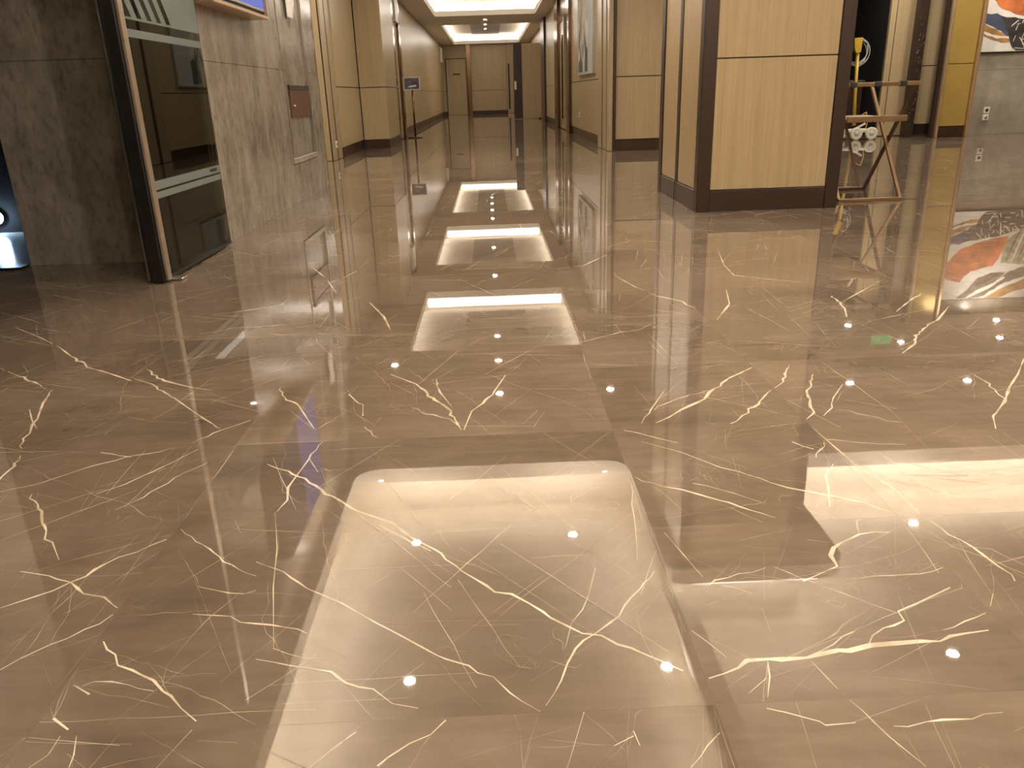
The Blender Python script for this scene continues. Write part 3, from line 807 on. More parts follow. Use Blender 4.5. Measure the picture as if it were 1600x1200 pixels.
# ---------------------------------------------------------------- right side of the corridor
wood_wall('wall_right_front', 'x', 11.46, 1.745, 4.80, -1, base=.15)
tr = structure(box('trim_3', 1.69, 1.75, 11.47, 12.42, 0, H, M['groove']))
box('bronze_strip', 1.708, 1.748, 11.41, 11.47, 0, H, M['bronze'], tr, .002)
box('flute', 1.648, 1.705, 11.42, 11.60, .004, H, M['cream'], tr, .004)
box('bronze_strip', 1.655, 1.69, 11.605, 11.69, .004, H, M['bronze_shiny'], tr, .003)
box('flute', 1.645, 1.69, 11.72, 12.0, .004, H, M['cream'], tr, .004)
box('gap_strip', 1.648, 1.69, 12.005, 12.095, .004, H, M['bronze'], tr)
box('flute', 1.635, 1.69, 12.10, 12.42, .004, H, M['cream'], tr, .004)
wood_wall('wall_right_corridor', 'y', 1.70, 12.43, 17.0, -1)
d5 = structure(box('door_5', 1.74, 1.88, 17.0, 20.6, 0, H, M['groove']))
box('frame_post', 1.64, 1.74, 17.0, 17.55, 0, H, M['bronze_shiny'], d5, .006)
box('frame_post', 1.64, 1.74, 19.75, 20.6, 0, H, M['bronze_shiny'], d5, .006)
box('door_leaf', 1.70, 1.74, 18.25, 19.70, .01, 2.26, M['wood_gloss'], d5, .003)
box('door_leaf', 1.60, 1.74, 17.60, 17.78, .30, 2.26, M['cream'], d5, .003)
box('header_panel', 1.70, 1.74, 17.6, 19.72, 2.28, H, M['bronze_shiny'], d5, .003)
box('pull_handle', 1.62, 1.66, 18.35, 18.41, .25, 1.95, M['bronze_shiny'], d5, .004)
wood_wall('wall_right_corridor_far', 'y', 1.72, 20.62, 24.6, -1)
p4 = structure(box('trim_4', 1.66, 1.86, 24.6, 26.1, 0, H, M['bronze_mid'], None, .006))
wood_wall('wall_right_corridor_end', 'y', 1.82, 26.1, 36.5, -1)
# ---------------------------------------------------------------- right hall beyond the column
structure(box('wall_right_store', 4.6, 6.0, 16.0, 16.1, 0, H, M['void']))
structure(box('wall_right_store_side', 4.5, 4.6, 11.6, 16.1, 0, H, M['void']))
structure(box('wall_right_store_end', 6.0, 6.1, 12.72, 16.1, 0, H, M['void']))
# hinged wooden panel at the dark doorway
lf = structure(box('door_6', 5.975, 6.06, 12.6, 12.66, .01, H, M['wood'], None, .003))
box('door_leaf', 6.068, 6.40, 12.59, 12.66, .01, H, M['wood'], lf, .003)
box('door_frame', 6.40, 6.44, 12.62, 12.84, 0, H, M['bronze'], lf, .003)
wood_wall('wall_right_recess', 'x', 12.80, 6.42, 7.02, -1, base=.15, joints=(1.0,), base_mat='bronze')
gw = structure(box('wall_right_gold', 6.52, 6.99, 11.96, 12.06, 0, H, M['groove']))
M['gold'] = plain('gold_lacquer_panel', (.45, .31, .085), .22, .3, var=.1, vscale=2.5)
box('gold_panel', 6.545, 6.945, 11.93, 11.96, .155, .995, M['gold'], gw, .002)
box('gold_panel', 6.545, 6.945, 11.93, 11.96, 1.005, H, M['gold'], gw, .002)
box('baseboard', 6.545, 6.945, 11.935, 11.96, 0, .15, M['bronze_mid'], gw, .002)
M['champagne'] = plain('champagne_metal', (.62, .44, .26), .28, .7)
box('frame_post', 6.505, 6.54, 11.88, 12.0, 0, H, M['champagne'], gw, .004)
box('frame_post', 6.95, 6.99, 11.88, 12.0, 0, H, M['champagne'], gw, .004)
box('side_strip', 6.455, 6.50, 11.93, 12.0, 0, H, M['bronze'], gw, .003)
ws = structure(box('wall_right_stone', 6.99, 11.4, 12.33, 12.45, 0, H, M['groove']))
for x0, x1 in ((6.99, 8.28), (8.283, 9.6), (9.603, 11.4)):
    for z0, z1 in ((0, .905), (.908, 1.9), (1.903, H)):
        box('stone_slab', x0, x1, 12.30, 12.33, z0, z1, M['stone_grey'], ws, .0015)
# shell of the lobby around and behind the camera
structure(box('wall_right', 11.4, 11.5, -6, 12.5, 0, UP + .2, M['stone_grey']))
structure(box('wall_back', -9, 11.5, -6, -5.9, 0, UP + .2, M['wood']))
structure(box('wall_left_light_block', -1.75, -1.63, -6, 2.40, 0, H, M['stone']))  # unseen wall, added to keep lobby light out of the vestibule
structure(box('wall_left_shade_header', -1.72, -1.63, 2.40, 4.325, 2.56, H, M['stone']))  # header added to darken the stone face beyond the opening
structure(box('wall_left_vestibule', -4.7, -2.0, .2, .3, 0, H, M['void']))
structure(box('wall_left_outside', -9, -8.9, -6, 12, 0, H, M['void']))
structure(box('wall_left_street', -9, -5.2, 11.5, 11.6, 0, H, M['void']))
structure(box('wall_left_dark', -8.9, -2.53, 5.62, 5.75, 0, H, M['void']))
# mosaic pillar
mp_ = thing('mosaic_pillar', (6.26, 12.24, 0), 'narrow dark bronze pillar with glinting mosaic face beside the dark doorway', 'pillar')
adopt(mp_, box('pillar_body', 6.20, 6.335, 12.2, 12.33, 0, H, M['bronze'], None, .004))
rr = random.Random(5)
glint = MB()
for k in range(90):
    z = rr.uniform(.1, 2.75); x = rr.uniform(6.215, 6.32); s = rr.uniform(.003, .007)
    glint.box(x - s, x + s, 12.188, 12.2, z - s, z + s, .003)
g = glint.build('mosaic_chips', M['steel']); g['kind'] = 'stuff'
adopt(mp_, g)

# ================================================================ column
col = thing('column', (1.88, 6.05, 0), 'square wood-clad column with dark bronze corners and skirting', 'column')
parts = [box('core', 1.42, 2.32, 5.45, 6.68, 0, H, M['groove'])]
# front face
for z0, z1 in ((.145, .9665), (.9735, H)):
    parts.append(box('wood_panel', 1.478, 2.262, 5.425, 5.45, z0, z1, M['wood'], None, .002))
parts.append(box('baseboard', 1.478, 2.262, 5.418, 5.45, 0, .14, M['bronze'], None, .002))
# left face: two panels with a dark strip between
for y0, y1 in ((5.51, 6.03), (6.12, 6.60)):
    parts.append(box('wood_panel', 1.395, 1.42, y0, y1, .145, H, M['wood'], None, .002))
    parts.append(box('baseboard', 1.388, 1.42, y0, y1, 0, .14, M['bronze_mid'], None, .002))
parts.append(box('bronze_strip', 1.39, 1.42, 6.035, 6.115, 0, H, M['bronze'], None, .004))
# right and back faces
for z0, z1 in ((.145, .9665), (.9735, H)):
    parts.append(box('wood_panel', 2.32, 2.343, 5.53, 6.62, z0, z1, M['wood'], None, .002))
    parts.append(box('wood_panel', 1.49, 2.262, 6.68, 6.705, z0, z1, M['wood'], None, .002))
for x0, x1, y0, y1 in ((1.385, 1.476, 5.412, 5.505), (2.264, 2.35, 5.412, 5.525), (1.385, 1.485, 6.605, 6.712), (2.264, 2.35, 6.625, 6.712)):
    parts.append(box('corner_trim', x0, x1, y0, y1, 0, H, M['bronze'], None, .004))
adopt(col, *parts)

# ================================================================ glass door leaf at the entrance
def glass(name, tint, ior=1.5):
    mt = bpy.data.materials.new(name); mt.use_nodes = True
    nt = mt.node_tree; N = nt.nodes; N.clear()
    t = N.new('ShaderNodeBsdfTransparent'); t.inputs[0].default_value = (*tint, 1)
    gl = N.new('ShaderNodeBsdfGlossy'); gl.inputs['Roughness'].default_value = .01
    fr = N.new('ShaderNodeFresnel'); fr.inputs[0].default_value = ior
    mx = N.new('ShaderNodeMixShader'); o = N.new('ShaderNodeOutputMaterial')
    L = nt.links
    L.new(fr.outputs[0], mx.inputs[0]); L.new(t.outputs[0], mx.inputs[1]); L.new(gl.outputs[0], mx.inputs[2]); L.new(mx.outputs[0], o.inputs[0])
    return mt
def film(name, col, clear):
    mt = bpy.data.materials.new(name); mt.use_nodes = True
    nt = mt.node_tree; N = nt.nodes; N.clear()
    t = N.new('ShaderNodeBsdfTransparent'); d = N.new('ShaderNodeBsdfDiffuse'); d.inputs[0].default_value = (*col, 1)
    mx = N.new('ShaderNodeMixShader'); mx.inputs[0].default_value = 1 - clear; o = N.new('ShaderNodeOutputMaterial')
    L = nt.links
    L.new(t.outputs[0], mx.inputs[1]); L.new(d.outputs[0], mx.inputs[2]); L.new(mx.outputs[0], o.inputs[0])
    return mt
M['glass'] = glass('tinted_glass', (.34, .38, .32))
M['film'] = film('frosted_film', (.24, .27, .245), .35)
M['dull_bronze'] = plain('dull_bronze', (.34, .27, .20), .35, .5)
gd = thing('glass_door', (-1.58, 4.28, 0), 'tinted glass door leaf with frosted chevrons and black post, before the stone pier', 'glass door')
gp = [box('glass_pane', -1.582, -1.572, 3.80, 4.775, .03, 2.5, M['glass'])]
post = MB().box(-1.638, -1.578, 3.75, 3.81, 0, 2.55, .005).build('door_post', M['black'])
gp += [post, box('edge_strip', -1.577, -1.563, 3.765, 3.812, .01, 2.55, M['dull_bronze'], None, .002),
       box('brush_strip', -1.662, -1.652, 3.765, 3.78, .01, 2.55, M['steel'], None, .002),
       box('bottom_seal', -1.583, -1.571, 3.80, 4.775, .012, .03, M['black']),
       box('floor_bracket', -1.60, -1.515, 3.80, 3.875, 0, .012, M['steel'], None, .002)]
def yz_film(name, poly):
    return MB().prism(poly, 'x', -1.5715, -1.5705).build(name, M['film'])
# frosted bands
for z0, z1 in ((1.088, 1.122), (.428, .468), (.388, .418)):
    gp.append(yz_film('frosted_band', [(3.815, z0), (4.765, z0), (4.765, z1), (3.815, z1)]))
gp.append(yz_film('frosted_band', [(3.815, 1.162), (4.765, 1.162), (4.765, 1.172), (3.815, 1.172)]))
# chevrons, clear between them
zb, zm, zt = 1.172, 1.285, 1.40
ch = [(3.815, 3.865), (3.935, 3.985), (4.045, 4.095), (4.16, 4.21), (4.275, 4.325)]
for i in range(5):
    y0 = ch[i][1] - .01 if i else 3.87
    if i < 4:
        a, b = 3.90 + .115 * i, 3.90 + .115 * i + .06
        gp.append(yz_film('frosted_chevron', [(a, zb), (b, zb), (b - .085, zm), (b, zt), (a, zt), (a - .085, zm)]))
gp.append(yz_film('frosted_chevron', [(4.365, zb), (4.765, zb), (4.765, zt), (4.365, zt), (4.28, zm)]))
gp.append(yz_film('frosted_band', [(3.815, zt), (4.765, zt), (4.765, zt + .03), (3.815, zt + .03)]))
gp.append(MB().prism([(4.60, .440), (4.72, .440), (4.72, .456), (4.60, .456)], 'x', -1.5703, -1.5698).build('small_label', M['plastic_black']))
adopt(gd, *gp)

# ================================================================ television on the stone pier
M['screen'] = emit('blue_screen', (.22, .26, .72), .5)
M['screen2'] = emit('cyan_screen', (.07, .25, .60), .12)
tv = thing('television', (-1.53, 5.22, 1.33), 'wall television with blue screen in pale frame on the stone pier', 'television')
adopt(tv, box('cabinet', -1.60, -1.50, 4.81, 5.94, 1.345, 2.22, M['plastic_black'], None, .004),
      box('bottom_frame', -1.60, -1.475, 4.80, 5.96, 1.325, 1.345, M['champagne'], None, .003),
      box('side_frame', -1.60, -1.475, 5.945, 5.96, 1.346, 2.24, M['champagne'], None, .002),
      box('screen', -1.50, -1.492, 5.34, 5.925, 1.385, 2.2, M['screen']),
      box('screen_picture', -1.50, -1.492, 4.83, 5.338, 1.41, 2.2, M['screen2']),
      box('bezel', -1.50, -1.486, 4.82, 5.935, 1.368, 1.384, M['steel'], None, .002))

# ================================================================ hydrant cabinet in the pier
M['walnut'] = plain('brown_lacquer', (.085, .040, .020), .35)
hc = thing('hydrant_cabinet', (-1.61, 7.15, .31), 'stone-faced cabinet door with brown panel and metal edging in the pier', 'cabinet')
adopt(hc, box('stone_door', -1.644, -1.618, 6.72, 7.57, .36, 2.28, M['stone'], None, .003),
      box('brown_panel', -1.618, -1.602, 6.86, 7.565, .67, .88, M['walnut'], None, .003),
      box('panel_header', -1.618, -1.598, 6.86, 7.565, .885, .925, M['bronze'], None, .002),
      MB().lathe([(0, 0), (.012, 0), (.012, .018), (0, .02)], (-1.602, 6.93, .76), 10, 'x').build('knob', M['steel']),
      box('edge_strip', -1.618, -1.594, 7.57, 7.596, .36, 2.28, M['steel'], None, .002),
      box('edge_strip', -1.618, -1.594, 6.694, 6.716, .36, 2.28, M['steel'], None, .002),
      box('sill', -1.63, -1.588, 6.694, 7.60, .315, .358, M['stone_grey'], None, .003))
tag(box('wall_notice', -1.60, -1.592, 7.06, 7.24, 1.44, 1.75, M['plastic_white'], None, .002), 'small white notice high on the stone pier beside the television', 'notice')

# ================================================================ outlets
def outlet(x, y, z, nx, ny, label, group=None, plates=1, hole=True):
    o = thing('wall_outlet', (x, y, z - .06), label, 'outlet', group)
    for k in range(plates):
        zz = z - k * .10
        if nx:
            p = box('face_plate', x, x + .012 * nx, y - .045, y + .045, zz - .045, zz + .045, M['plastic_white'], None, .003)
            h_ = box('socket', x + .012 * nx, x + .016 * nx, y - .015, y + .015, zz - .015, zz + .015, M['plastic_black'])
        else:
            p = box('face_plate', x - .045, x + .045, y, y + .012 * ny, zz - .045, zz + .045, M['plastic_white'], None, .003)
            h_ = MB().lathe([(0, 0), (.024, 0), (.024, .006 * ny), (0, .008 * ny)], (x, y + .012 * ny, zz), 16, 'y').build('socket', M['plastic_black'] if k == 0 else M['steel'])
        adopt(o, p, h_)
    return o
outlet(-2.15, 11.58, .21, 1, 0, 'white socket plate low on the fluted pilaster')
outlet(1.70, 15.55, .39, -1, 0, 'white socket plate on the corridor wall below the framed picture')
outlet(1.72, 21.9, .38, -1, 0, 'far white socket plate near the corridor end, right wall')
outlet(7.46, 12.30, .345, 0, -1, 'double socket plate on the grey stone wall under the abstract painting', plates=2)

# ================================================================ pictures
M['canvas'] = plain('off_white_canvas', (.66, .63, .57), .7)
M['p_orange'] = plain('orange_paint', (.48, .13, .035), .6, var=.45, vscale=5)
M['p_dark'] = plain('charcoal_paint', (.035, .030, .024), .6, var=.4, vscale=9)
M['p_white'] = plain('white_paint', (.68, .64, .56), .6)
M['p_green'] = plain('sage_paint', (.30, .30, .20), .6, var=.4, vscale=14)
M['p_blue'] = plain('slate_blue_paint', (.055, .065, .11), .6, var=.4, vscale=6)
M['p_ochre'] = plain('ochre_paint', (.36, .19, .06), .6, var=.35, vscale=7)
M['p_grey'] = plain('grey_brown_paint', (.12, .10, .08), .6, var=.5, vscale=9)
pt = thing('abstract_painting', (7.9, 12.28, 1.14), 'large abstract painting with orange and black brushwork on the grey stone wall', 'painting')
kids = [box('canvas', 7.20, 9.20, 12.255, 12.30, 1.15, 2.555, M['canvas'], None, .003),
        box('frame', 7.185, 9.215, 12.27, 12.299, 1.135, 1.15, M['black']), box('frame', 7.185, 9.215, 12.27, 12.299, 2.555, 2.57, M['black']),
        box('frame', 7.185, 7.20, 12.27, 12.299, 1.135, 2.57, M['black']), box('frame', 9.2, 9.215, 12.27, 12.299, 1.135, 2.57, M['black'])]
layer = [0]
def stroke(name, poly, mat, dy=.0):
    layer[0] += 1
    y = 12.2545 - layer[0] * .0003
    # ragged brush edges
    r2 = random.Random(layer[0])
    P = []
    for i in range(len(poly)):
        a, b = Vector(poly[i]), Vector(poly[(i + 1) % len(poly)])
        n = max(1, int((b - a).length / .06))
        for k in range(n):
            q = a.lerp(b, k / n) + Vector((r2.uniform(-1, 1), r2.uniform(-1, 1))) * .008
            P.append((min(max(q.x, 7.203), 9.197), min(max(q.y, 1.153), 2.552)))
    kids.append(MB().prism(P, 'y', y, y + .0002).build(name, mat))
stroke('brush_stroke', [(7.2, 1.52), (7.45, 1.42), (7.72, 1.36), (7.75, 1.28), (7.5, 1.27), (7.3, 1.33), (7.2, 1.38)], M['p_ochre'])
stroke('brush_stroke', [(7.2, 1.66), (7.35, 1.66), (7.62, 1.56), (7.80, 1.34), (7.62, 1.33), (7.40, 1.45), (7.2, 1.53)], M['p_blue'])
stroke('brush_stroke', [(7.2, 1.43), (7.4, 1.37), (7.6, 1.35), (7.62, 1.32), (7.4, 1.335), (7.2, 1.40)], M['p_white'])
stroke('brush_stroke', [(7.42, 1.62), (7.62, 1.60), (7.95, 1.55), (8.25, 1.47), (8.6, 1.40), (8.75, 1.153), (7.72, 1.153), (7.62, 1.24), (7.56, 1.40), (7.50, 1.52)], M['p_dark'])
r3 = random.Random(3)
for k in range(70):      # pale flecks dragged across the black
    cx = r3.uniform(7.6, 8.6); cz = r3.uniform(1.17, 1.56 - max(0, cx - 7.9) * .2)
    if cz < 1.5 - (cx - 7.55) * 1.6: continue
    ln = r3.uniform(.02, .09); th = r3.uniform(.005, .014); a = r3.choice((.05, -.1, 1.3, .7, -.9))
    dx, dz = math.cos(a) * ln, math.sin(a) * ln
    nx, nz = -math.sin(a) * th, math.cos(a) * th
    layer[0] += 0
    y = 12.2545 - (layer[0] + 2) * .0003
    P = [(cx - dx, cz - dz), (cx + dx, cz + dz), (cx + dx * .8 + nx, cz + dz * .8 + nz), (cx - dx * .7 + nx, cz - dz * .7 + nz)]
    kids.append(MB().prism([(min(max(q[0], 7.21), 9.19), min(max(q[1], 1.16), 2.55)) for q in P], 'y', y, y + .0002).build('paint_fleck', M['p_white']))
stroke('brush_stroke', [(7.2, 2.20), (7.45, 2.28), (7.52, 2.18), (7.62, 2.10), (7.97, 2.02), (8.07, 1.80), (8.13, 1.56), (7.9, 1.58), (7.6, 1.66), (7.42, 1.72), (7.28, 1.85), (7.2, 1.95)], M['p_orange'])
stroke('brush_stroke', [(8.07, 1.98), (8.5, 2.02), (9.19, 1.95), (9.19, 1.3), (8.6, 1.25), (8.35, 1.42), (8.13, 1.60), (8.08, 1.8)], M['p_green'])
for k in range(9):
    x = 8.15 + k * .09
    stroke('brush_stroke', [(x, 1.96), (x + .02, 1.96), (x + .10, 1.66), (x + .18, 1.42), (x + .165, 1.41), (x + .07, 1.65)], M['p_white'] if k % 2 else M['p_grey'])
stroke('brush_stroke', [(7.45, 2.54), (7.62, 2.40), (7.75, 2.22), (7.95, 2.14), (8.2, 2.14), (8.45, 2.06), (8.9, 2.02), (9.0, 2.12), (8.5, 2.22), (8.2, 2.30), (8.05, 2.40), (7.9, 2.50), (7.8, 2.55)], M['p_grey'])
stroke('brush_stroke', [(7.9, 2.55), (8.1, 2.44), (8.3, 2.34), (8.6, 2.22), (9.1, 2.14), (9.19, 2.3), (8.7, 2.38), (8.35, 2.46), (8.15, 2.55)], M['p_ochre'])
stroke('brush_stroke', [(7.60, 2.53), (7.75, 2.42), (7.95, 2.33), (8.15, 2.20), (8.2, 2.215), (8.0, 2.36), (7.8, 2.46), (7.65, 2.545)], M['p_white'])
adopt(pt, *kids)

fp2 = thing('framed_picture', (1.68, 14.35, 1.06), 'tall framed picture of pale folded shapes on the right corridor wall', 'picture')
kids = [box('canvas', 1.66, 1.70, 13.28, 15.4, 1.08, 2.42, plain('grey_mount', (.40, .41, .37), .6), None, .003)]
for q in ((13.26, 13.28, 1.06, 2.44), (15.4, 15.42, 1.06, 2.44), (13.28, 15.4, 1.06, 1.08), (13.28, 15.4, 2.42, 2.44)):
    kids.append(box('frame', 1.652, 1.70, q[0], q[1], q[2], q[3], M['steel'], None, .002))
M['p_stone'] = plain('pale_rock_paint', (.50, .45, .36), .6, var=.5, vscale=4)
M['p_moss'] = plain('dark_moss_paint', (.075, .085, .055), .6, var=.4, vscale=6)
n = [0]
def patch(poly, mat):
    n[0] += 1
    x = 1.6595 - n[0] * .0003
    kids.append(MB().prism(poly, 'x', x, x + .0002).build('painted_shape', mat))
patch([(13.95, 1.11), (15.3, 1.11), (15.35, 2.3), (14.9, 2.38), (13.95, 2.38)], M['p_stone'])
patch([(13.95, 1.11), (14.35, 1.11), (14.3, 1.42), (14.1, 1.5), (13.95, 1.45)], M['p_moss'])
patch([(14.65, 1.11), (15.3, 1.12), (15.3, 1.28), (14.9, 1.36), (14.7, 1.25)], M['p_moss'])
for k in range(26):
    r3.random()
    cy, cz = r3.uniform(14.1, 15.2), r3.uniform(1.25, 2.3)
    a = r3.uniform(1.0, 2.2); ln = r3.uniform(.08, .3); th = r3.uniform(.01, .04)
    dy, dz = math.cos(a) * ln, math.sin(a) * ln
    P = [(cy - dy, max(1.1, cz - dz)), (cy + th, cz), (cy + dy, min(2.38, cz + dz)), (cy - th, cz)]
    patch(P, r3.choice((M['p_moss'], M['p_white'], M['p_grey'], M['p_moss'])))
adopt(fp2, *kids)

# ================================================================ sign stand in the corridor
ss = thing('sign_stand', (-1.55, 17.35, 0), 'slim metal sign stand with dark blue notice in the corridor', 'sign stand')
M['notice_blue'] = plain('dark_blue_print', (.11, .095, .15), .3, var=.5, vscale=10)
kids = [MB().lathe([(0, 0), (.155, 0), (.155, .012), (.14, .02), (.03, .026), (.0, .03)], (-1.55, 17.35, 0), 32).build('base', M['bronze_shiny']),
        MB().tube([(-1.55, 17.35, .02), (-1.55, 17.36, .95)], .020, 12).build('pole', M['bronze_shiny']),
        box('notice_panel', -1.70, -1.40, 17.33, 17.345, .95, 1.165, M['notice_blue'], None, .002)]
for q in ((-1.72, -1.385, 1.165, 1.182), (-1.72, -1.385, .935, .95), (-1.715, -1.70, .95, 1.165), (-1.40, -1.385, .95, 1.165)):
    kids.append(box('panel_frame', q[0], q[1], 17.322, 17.352, q[2], q[3], M['plastic_white'], None, .002))
kids.append(MB().prism([(-1.62, .985), (-1.46, .998), (-1.46, 1.035), (-1.62, 1.015)], 'y', 17.326, 17.33).build('printed_line', M['plastic_white']))
kids.append(MB().prism([(-1.695, 1.13), (-1.60, 1.15), (-1.5, 1.155), (-1.62, 1.12), (-1.695, 1.08)], 'y', 17.326, 17.33).build('printed_swoosh', M['p_grey']))
adopt(ss, *kids)
tag(box('room_sign', -1.74, -1.69, 16.45, 16.98, 2.16, 2.62, M['plastic_white'], None, .004), 'white box sign above the bronze door frame, left corridor wall', 'sign')
tag(box('room_sign', -1.90, -1.84, 35.0, 35.9, 2.1, 2.66, M['plastic_white'], None, .004), 'farthest white sign at the corridor end, left wall', 'sign')

# ================================================================ luggage rack
M['brass_wood'] = plain('honey_metal', (.24, .145, .07), .32, .45)
M['dark_leg'] = plain('dark_brown_metal', (.085, .045, .022), .35, .5)
rk = thing('luggage_rack', (2.70, 6.0, 0), 'folding luggage rack with crossed legs and lower shelf beside the column', 'luggage rack')
xs = (2.475, 2.915)
k_ = []
for xx in xs:
    k_.append(MB().bar((xx, 5.66, .0), (xx, 6.32, .775), .020, .020, (1, 0, 0)).build('leg', M['brass_wood']))
    k_.append(MB().bar((xx + .022, 6.30, .0), (xx + .022, 5.70, .775), .020, .020, (1, 0, 0)).build('leg', M['dark_leg']))
k_.append(box('bottom_rail', xs[0] - .01, xs[1] + .01, 5.645, 5.67, 0, .022, M['brass_wood'], None, .003))
k_.append(box('bottom_rail', xs[0] + .01, xs[1] + .032, 6.29, 6.315, 0, .022, M['dark_leg'], None, .003))
k_.append(box('top_rail', 2.40, 2.96, 5.685, 5.712, .768, .796, M['brass_wood'], None, .003))
k_.append(box('top_rail', 2.40, 2.90, 6.31, 6.335, .768, .79, M['brass_wood'], None, .003))
for sx in (2.50, 2.67, 2.845):
    s = MB().box(sx - .022, sx + .022, 5.70, 6.32, .790, .7935)
    s.box(sx - .022, sx + .022, 5.678, 5.718, .764, .800, .003)
    s.box(sx - .022, sx + .022, 6.305, 6.34, .764, .795, .003)
    k_.append(s.build('strap', M['plastic_black']))
# lower shelf carried by its own crossed frame
k_.append(box('shelf', 2.50, 2.90, 5.72, 6.36, .545, .56, M['brass_wood'], None, .003))
k_.append(box('shelf_rim', 2.49, 2.91, 5.70, 5.722, .535, .575, M['brass_wood'], None, .003))
k_.append(MB().bar((2.935, 6.38, .0), (2.755, 6.38, .55), .018, .018).build('leg', M['brass_wood']))
k_.append(MB().bar((2.56, 6.40, .0), (2.80, 6.40, .55), .018, .018).build('leg', M['dark_leg']))
k_.append(box('bottom_rail', 2.55, 2.945, 6.37, 6.39, 0, .018, M['brass_wood'], None, .003))
adopt(rk, *k_)

# ================================================================ floor polisher at the dark doorway
M['yellow'] = plain('yellow_enamel', (.48, .31, .03), .4)
M['ivory'] = plain('ivory_plastic', (.62, .58, .47), .4)
M['cable'] = plain('grey_cable', (.45, .46, .43), .5)
fpz = thing('floor_polisher', (5.40, 12.1, 0), 'yellow floor polishing machine with coiled grey cable at the dark doorway', 'floor polisher')
k_ = [MB().tube([(5.37, 12.06, .20), (5.335, 12.06, .62), (5.30, 12.05, 1.22)], .024, 12).build('handle_pole', M['yellow']),
      MB().prism([(5.215, 1.385), (5.335, 1.39), (5.325, 1.20), (5.265, 1.185), (5.235, 1.24)], 'y', 12.0, 12.07).build('control_head', M['yellow']),
      MB().tube([(5.10, 12.04, 1.30), (5.22, 12.04, 1.35), (5.33, 12.04, 1.35), (5.42, 12.04, 1.30)], .012, 8).build('handlebar', M['plastic_black'])]
cab = MB()
rc = random.Random(8)
for q in range(9):
    ra, rb = rc.uniform(.13, .19), rc.uniform(.15, .185)
    ox, oz, ph = rc.uniform(-.025, .03), rc.uniform(-.02, .02), rc.uniform(-.25, .25)
    loop = []
    for i in range(28):
        a = 2 * math.pi * i / 28
        u, v = ra * math.cos(a), rb * math.sin(a)
        loop.append((5.325 + ox + u * math.cos(ph) - v * math.sin(ph), 12.085 + .006 * q, 1.20 + oz + u * math.sin(ph) + v * math.cos(ph)))
    cab.tube(loop, .0038, 6, True)
k_.append(cab.build('coiled_cable', M['cable']))
k_.append(MB().box(5.22, 5.62, 12.0, 12.22, .10, .15, .01).build('chassis', M['ivory']))
k_.append(MB().bar((5.36, 12.08, .13), (5.52, 12.02, .23), .03, .03).build('chassis_strut', M['ivory']))
k_.append(MB().tube([(5.56, 12.10, .12), (5.585, 12.10, .25), (5.55, 12.10, .38), (5.48, 12.10, .34)], .010, 8).build('lift_lever', M['yellow']))
for wx in (5.375, 5.60):
    w_ = MB().lathe([(.0, -.022), (.05, -.022), (.075, -.026), (.088, -.02), (.088, .02), (.075, .026), (.05, .022), (0, .022)], (wx, 11.97, .088), 24, 'y').build('wheel', M['ivory'])
    k_.append(w_)
    k_.append(MB().lathe([(0, -.03), (.03, -.03), (.035, -.024), (0, -.02)], (wx, 11.97, .088), 16, 'y').build('hub_cap', M['cable']))
k_.append(MB().lathe([(.0, .02), (.20, .02), (.21, .05), (.20, .12), (.12, .17), (.06, .24), (.0, .25)], (5.10, 12.18, 0), 32).build('polishing_head', M['ivory']))
k_.append(MB().lathe([(.0, .0), (.19, .0), (.19, .022), (0, .022)], (5.10, 12.18, 0), 32).build('polishing_pad', M['plastic_black']))
k_.append(box('motor_badge', 5.12, 5.2, 11.985, 11.992, .26, .33, M['p_ochre'], None, .003))
k_.append(box('motor_housing', 5.0, 5.2, 11.992, 12.2, .2, .36, M['yellow'], None, .015))
adopt(fpz, *k_)
db = thing('storage_cabinet', (5.6, 13.4, 0), 'dark low cabinet inside the unlit doorway behind the polishing machine', 'cabinet')
adopt(db, box('cabinet_body', 4.9, 5.95, 13.2, 13.7, 0, .80, M['bronze'], None, .004), box('cabinet_top', 4.88, 5.97, 13.18, 13.72, .80, .83, M['steel'], None, .004))

# ================================================================ outdoors through the entrance
M['paving'] = plain('grey_paving', (.36, .34, .31), .16, var=.12, vscale=2)
pv = structure(box('floor_outside', -8.9, -2.535, 4.33, 5.62, -.0024, .003, M['paving']))
tag(box('door_threshold', -8.0, -2.53, 4.24, 4.33, 0, .012, M['black'], None, .002), 'black metal threshold strip at the entrance left of the stone pier', 'threshold')
lamp = thing('wall_lamp', (-3.64, 5.55, 0), 'bright blue-white lamp glowing in the dark at the left edge', 'lamp')
M['lamp_blue'] = emit('cold_lamp', (.45, .68, 1.0), 120.0)
adopt(lamp, MB().lathe([(0, 0), (.05, 0), (.05, .02), (.045, .05), (.0, .06)], (-3.42, 5.60, .11), 20, 'y').build('lamp_housing', M['black']),
      MB().lathe([(0, 0), (.045, 0), (.038, -.012), (0, -.016)], (-3.42, 5.598, .11), 20, 'y').build('lamp_lens', M['lamp_blue']))

# ================================================================ exit sign and downlights
M['exit_green'] = emit('green_sign', (.05, .55, .16), .7)
ex = thing('exit_sign', (5.35, 10.4, 2.5), 'small green emergency sign hanging under the right hall ceiling', 'sign')
adopt(ex, box('sign_body', 5.22, 5.50, 10.40, 10.43, 2.52, 2.66, M['plastic_white'], None, .003), box('sign_face', 5.23, 5.49, 10.394, 10.40, 2.53, 2.65, M['exit_green']),
      MB().tube([(5.27, 10.415, 2.66), (5.27, 10.415, H)], .004, 6).build('hanger_rod', M['steel']), MB().tube([(5.45, 10.415, 2.66), (5.45, 10.415, H)], .004, 6).build('hanger_rod', M['steel']))

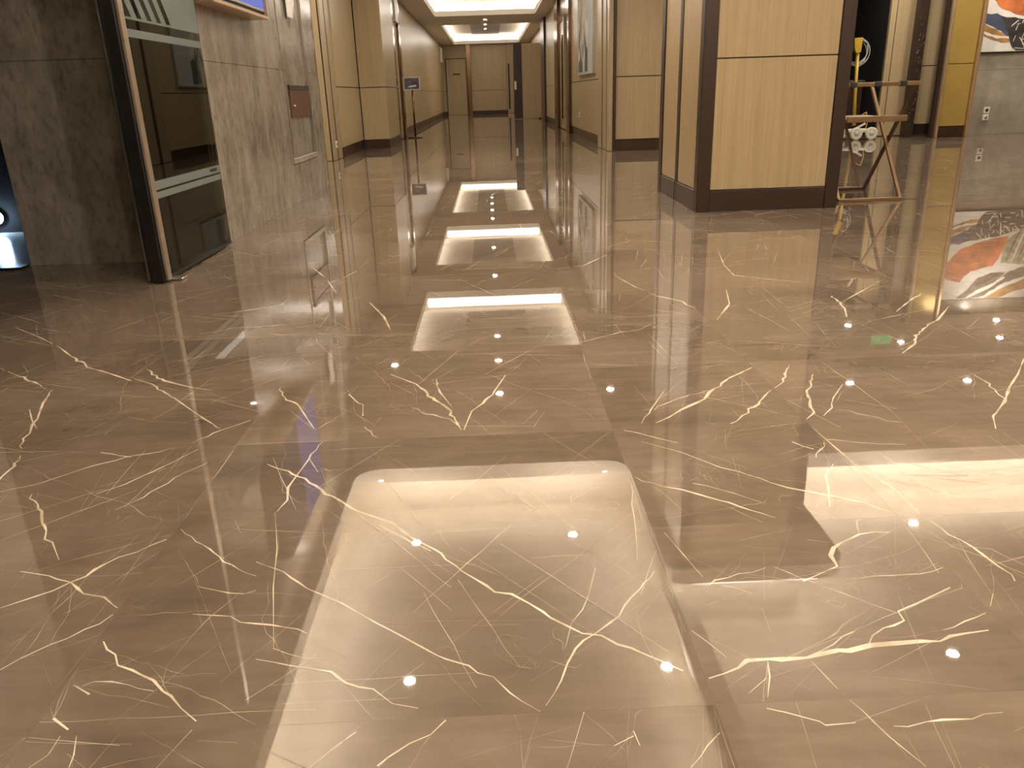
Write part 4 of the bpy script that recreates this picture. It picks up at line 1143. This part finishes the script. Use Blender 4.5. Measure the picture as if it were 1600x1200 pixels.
ring_me = None
def downlight(x, y, z, label, group, dim=False):
    global ring_me
    o = thing('downlight', (x, y, z), label, 'downlight', group)
    if ring_me is None:
        a = MB().lathe([(.062, 0), (.062, -.004), (.045, -.006), (.042, 0)], (0, 0, 0), 24).build('trim_ring', M['plastic_white'])
        b = MB().lathe([(0, -.003), (.042, -.003)], (0, 0, 0), 24).build('lens', M['lens'])
        dm = b.data.copy(); dm.materials.clear(); dm.materials.append(M['lens_dim'])
        ring_me = (a.data, b.data, dm)
        a.parent = o; b.parent = o
        if dim: b.data = dm
        return o
    link('trim_ring', ring_me[0], o); link('lens', ring_me[2 if dim else 1], o)
    return o
def lights(items, group, dim=True):
    for x, y, z, label in items:
        downlight(x, y, z, label, group, dim)
q_ = 1.075
lights([(-.74 * q_, 4.67 * q_, UP, 'downlight in the lobby coffer mirrored nearest the bottom edge, left of centre'),
        (1.15 * q_, 4.70 * q_, UP, 'downlight in the lobby coffer mirrored on the long pale vein, right of centre'),
        (-.85 * q_, 6.57 * q_, UP, 'downlight at the far left of the lobby coffer, mirrored on a vein'),
        (.65 * q_, 6.6 * q_, UP, 'downlight at the far middle of the lobby coffer'),
        (3.93 * q_, 6.54 * q_, UP, 'downlight at the far side of the right-hand coffer'),
        (3.28 * q_, 4.7 * q_, UP, 'downlight mirrored nearest the lower right corner of the floor'),
        (6.6, 5.05, UP, 'nearer of the outermost downlights in the right-hand coffer'),
        (6.6, 7.0, UP, 'farther of the outermost downlights in the right-hand coffer')], 'coffer downlights')
lights([(x, y, z, 'added unseen downlight overhead, brightening the foreground floor') for x, y, z in ((2.3, 2.3, UP), (3.9, 2.5, UP), (.5, 1.5, UP), (2.3, -.6, H), (3.9, -.6, H), (.9, -.9, H))], 'added overhead downlights', False)  # added out of view to brighten the foreground floor
lights([(0, 9.49, H, 'nearest downlight on the corridor centre line, in the flat ceiling'),
        (0, 10.82, H, 'second downlight on the corridor centre line, just before the first lit tray'),
        (-1.49, 10.8, H, 'downlight in the flat ceiling left of the corridor centre line'),
        (1.43, 9.49, H, 'downlight in the flat ceiling right of the corridor centre line')], 'downlights before the corridor')
lights([(-3.24, 10.92, H, 'farther downlight above the side bay on the left'),
        (-3.18, 9.26, H, 'nearer downlight above the side bay on the left')], 'side bay downlights')
lights([(5.56, 11.89, H, 'downlight in front of the dark doorway in the right hall'),
        (5.94, 10.95, H, 'downlight beside the green sign in the right hall'),
        (7.92, 11.86, H, 'downlight closest to the abstract painting'),
        (7.43, 10.98, H, 'second downlight before the abstract painting'),
        (4.49, 9.36, H, 'left one of the two nearer downlights in the right hall'),
        (5.98, 9.3, H, 'right one of the two nearer downlights in the right hall')], 'right hall downlights')
zc = UPT - .035
lights([(0, 13.2, zc, 'downlight inside the first lit ceiling tray of the corridor'),
        (0, 16.54, H, 'downlight between the first and second lit ceiling trays'),
        (0, 19.3, zc, 'nearer downlight inside the second lit ceiling tray'),
        (0, 21.7, zc, 'farther downlight inside the second lit ceiling tray'),
        (0, 24.8, H, 'downlight between the second and third lit ceiling trays'),
        (0, 27.6, zc, 'first of four downlights inside the farthest ceiling tray'),
        (0, 29.2, zc, 'second of four downlights inside the farthest ceiling tray'),
        (0, 31.0, zc, 'third of four downlights inside the farthest ceiling tray'),
        (0, 33.0, zc, 'last of four downlights inside the farthest ceiling tray')], 'corridor downlights')
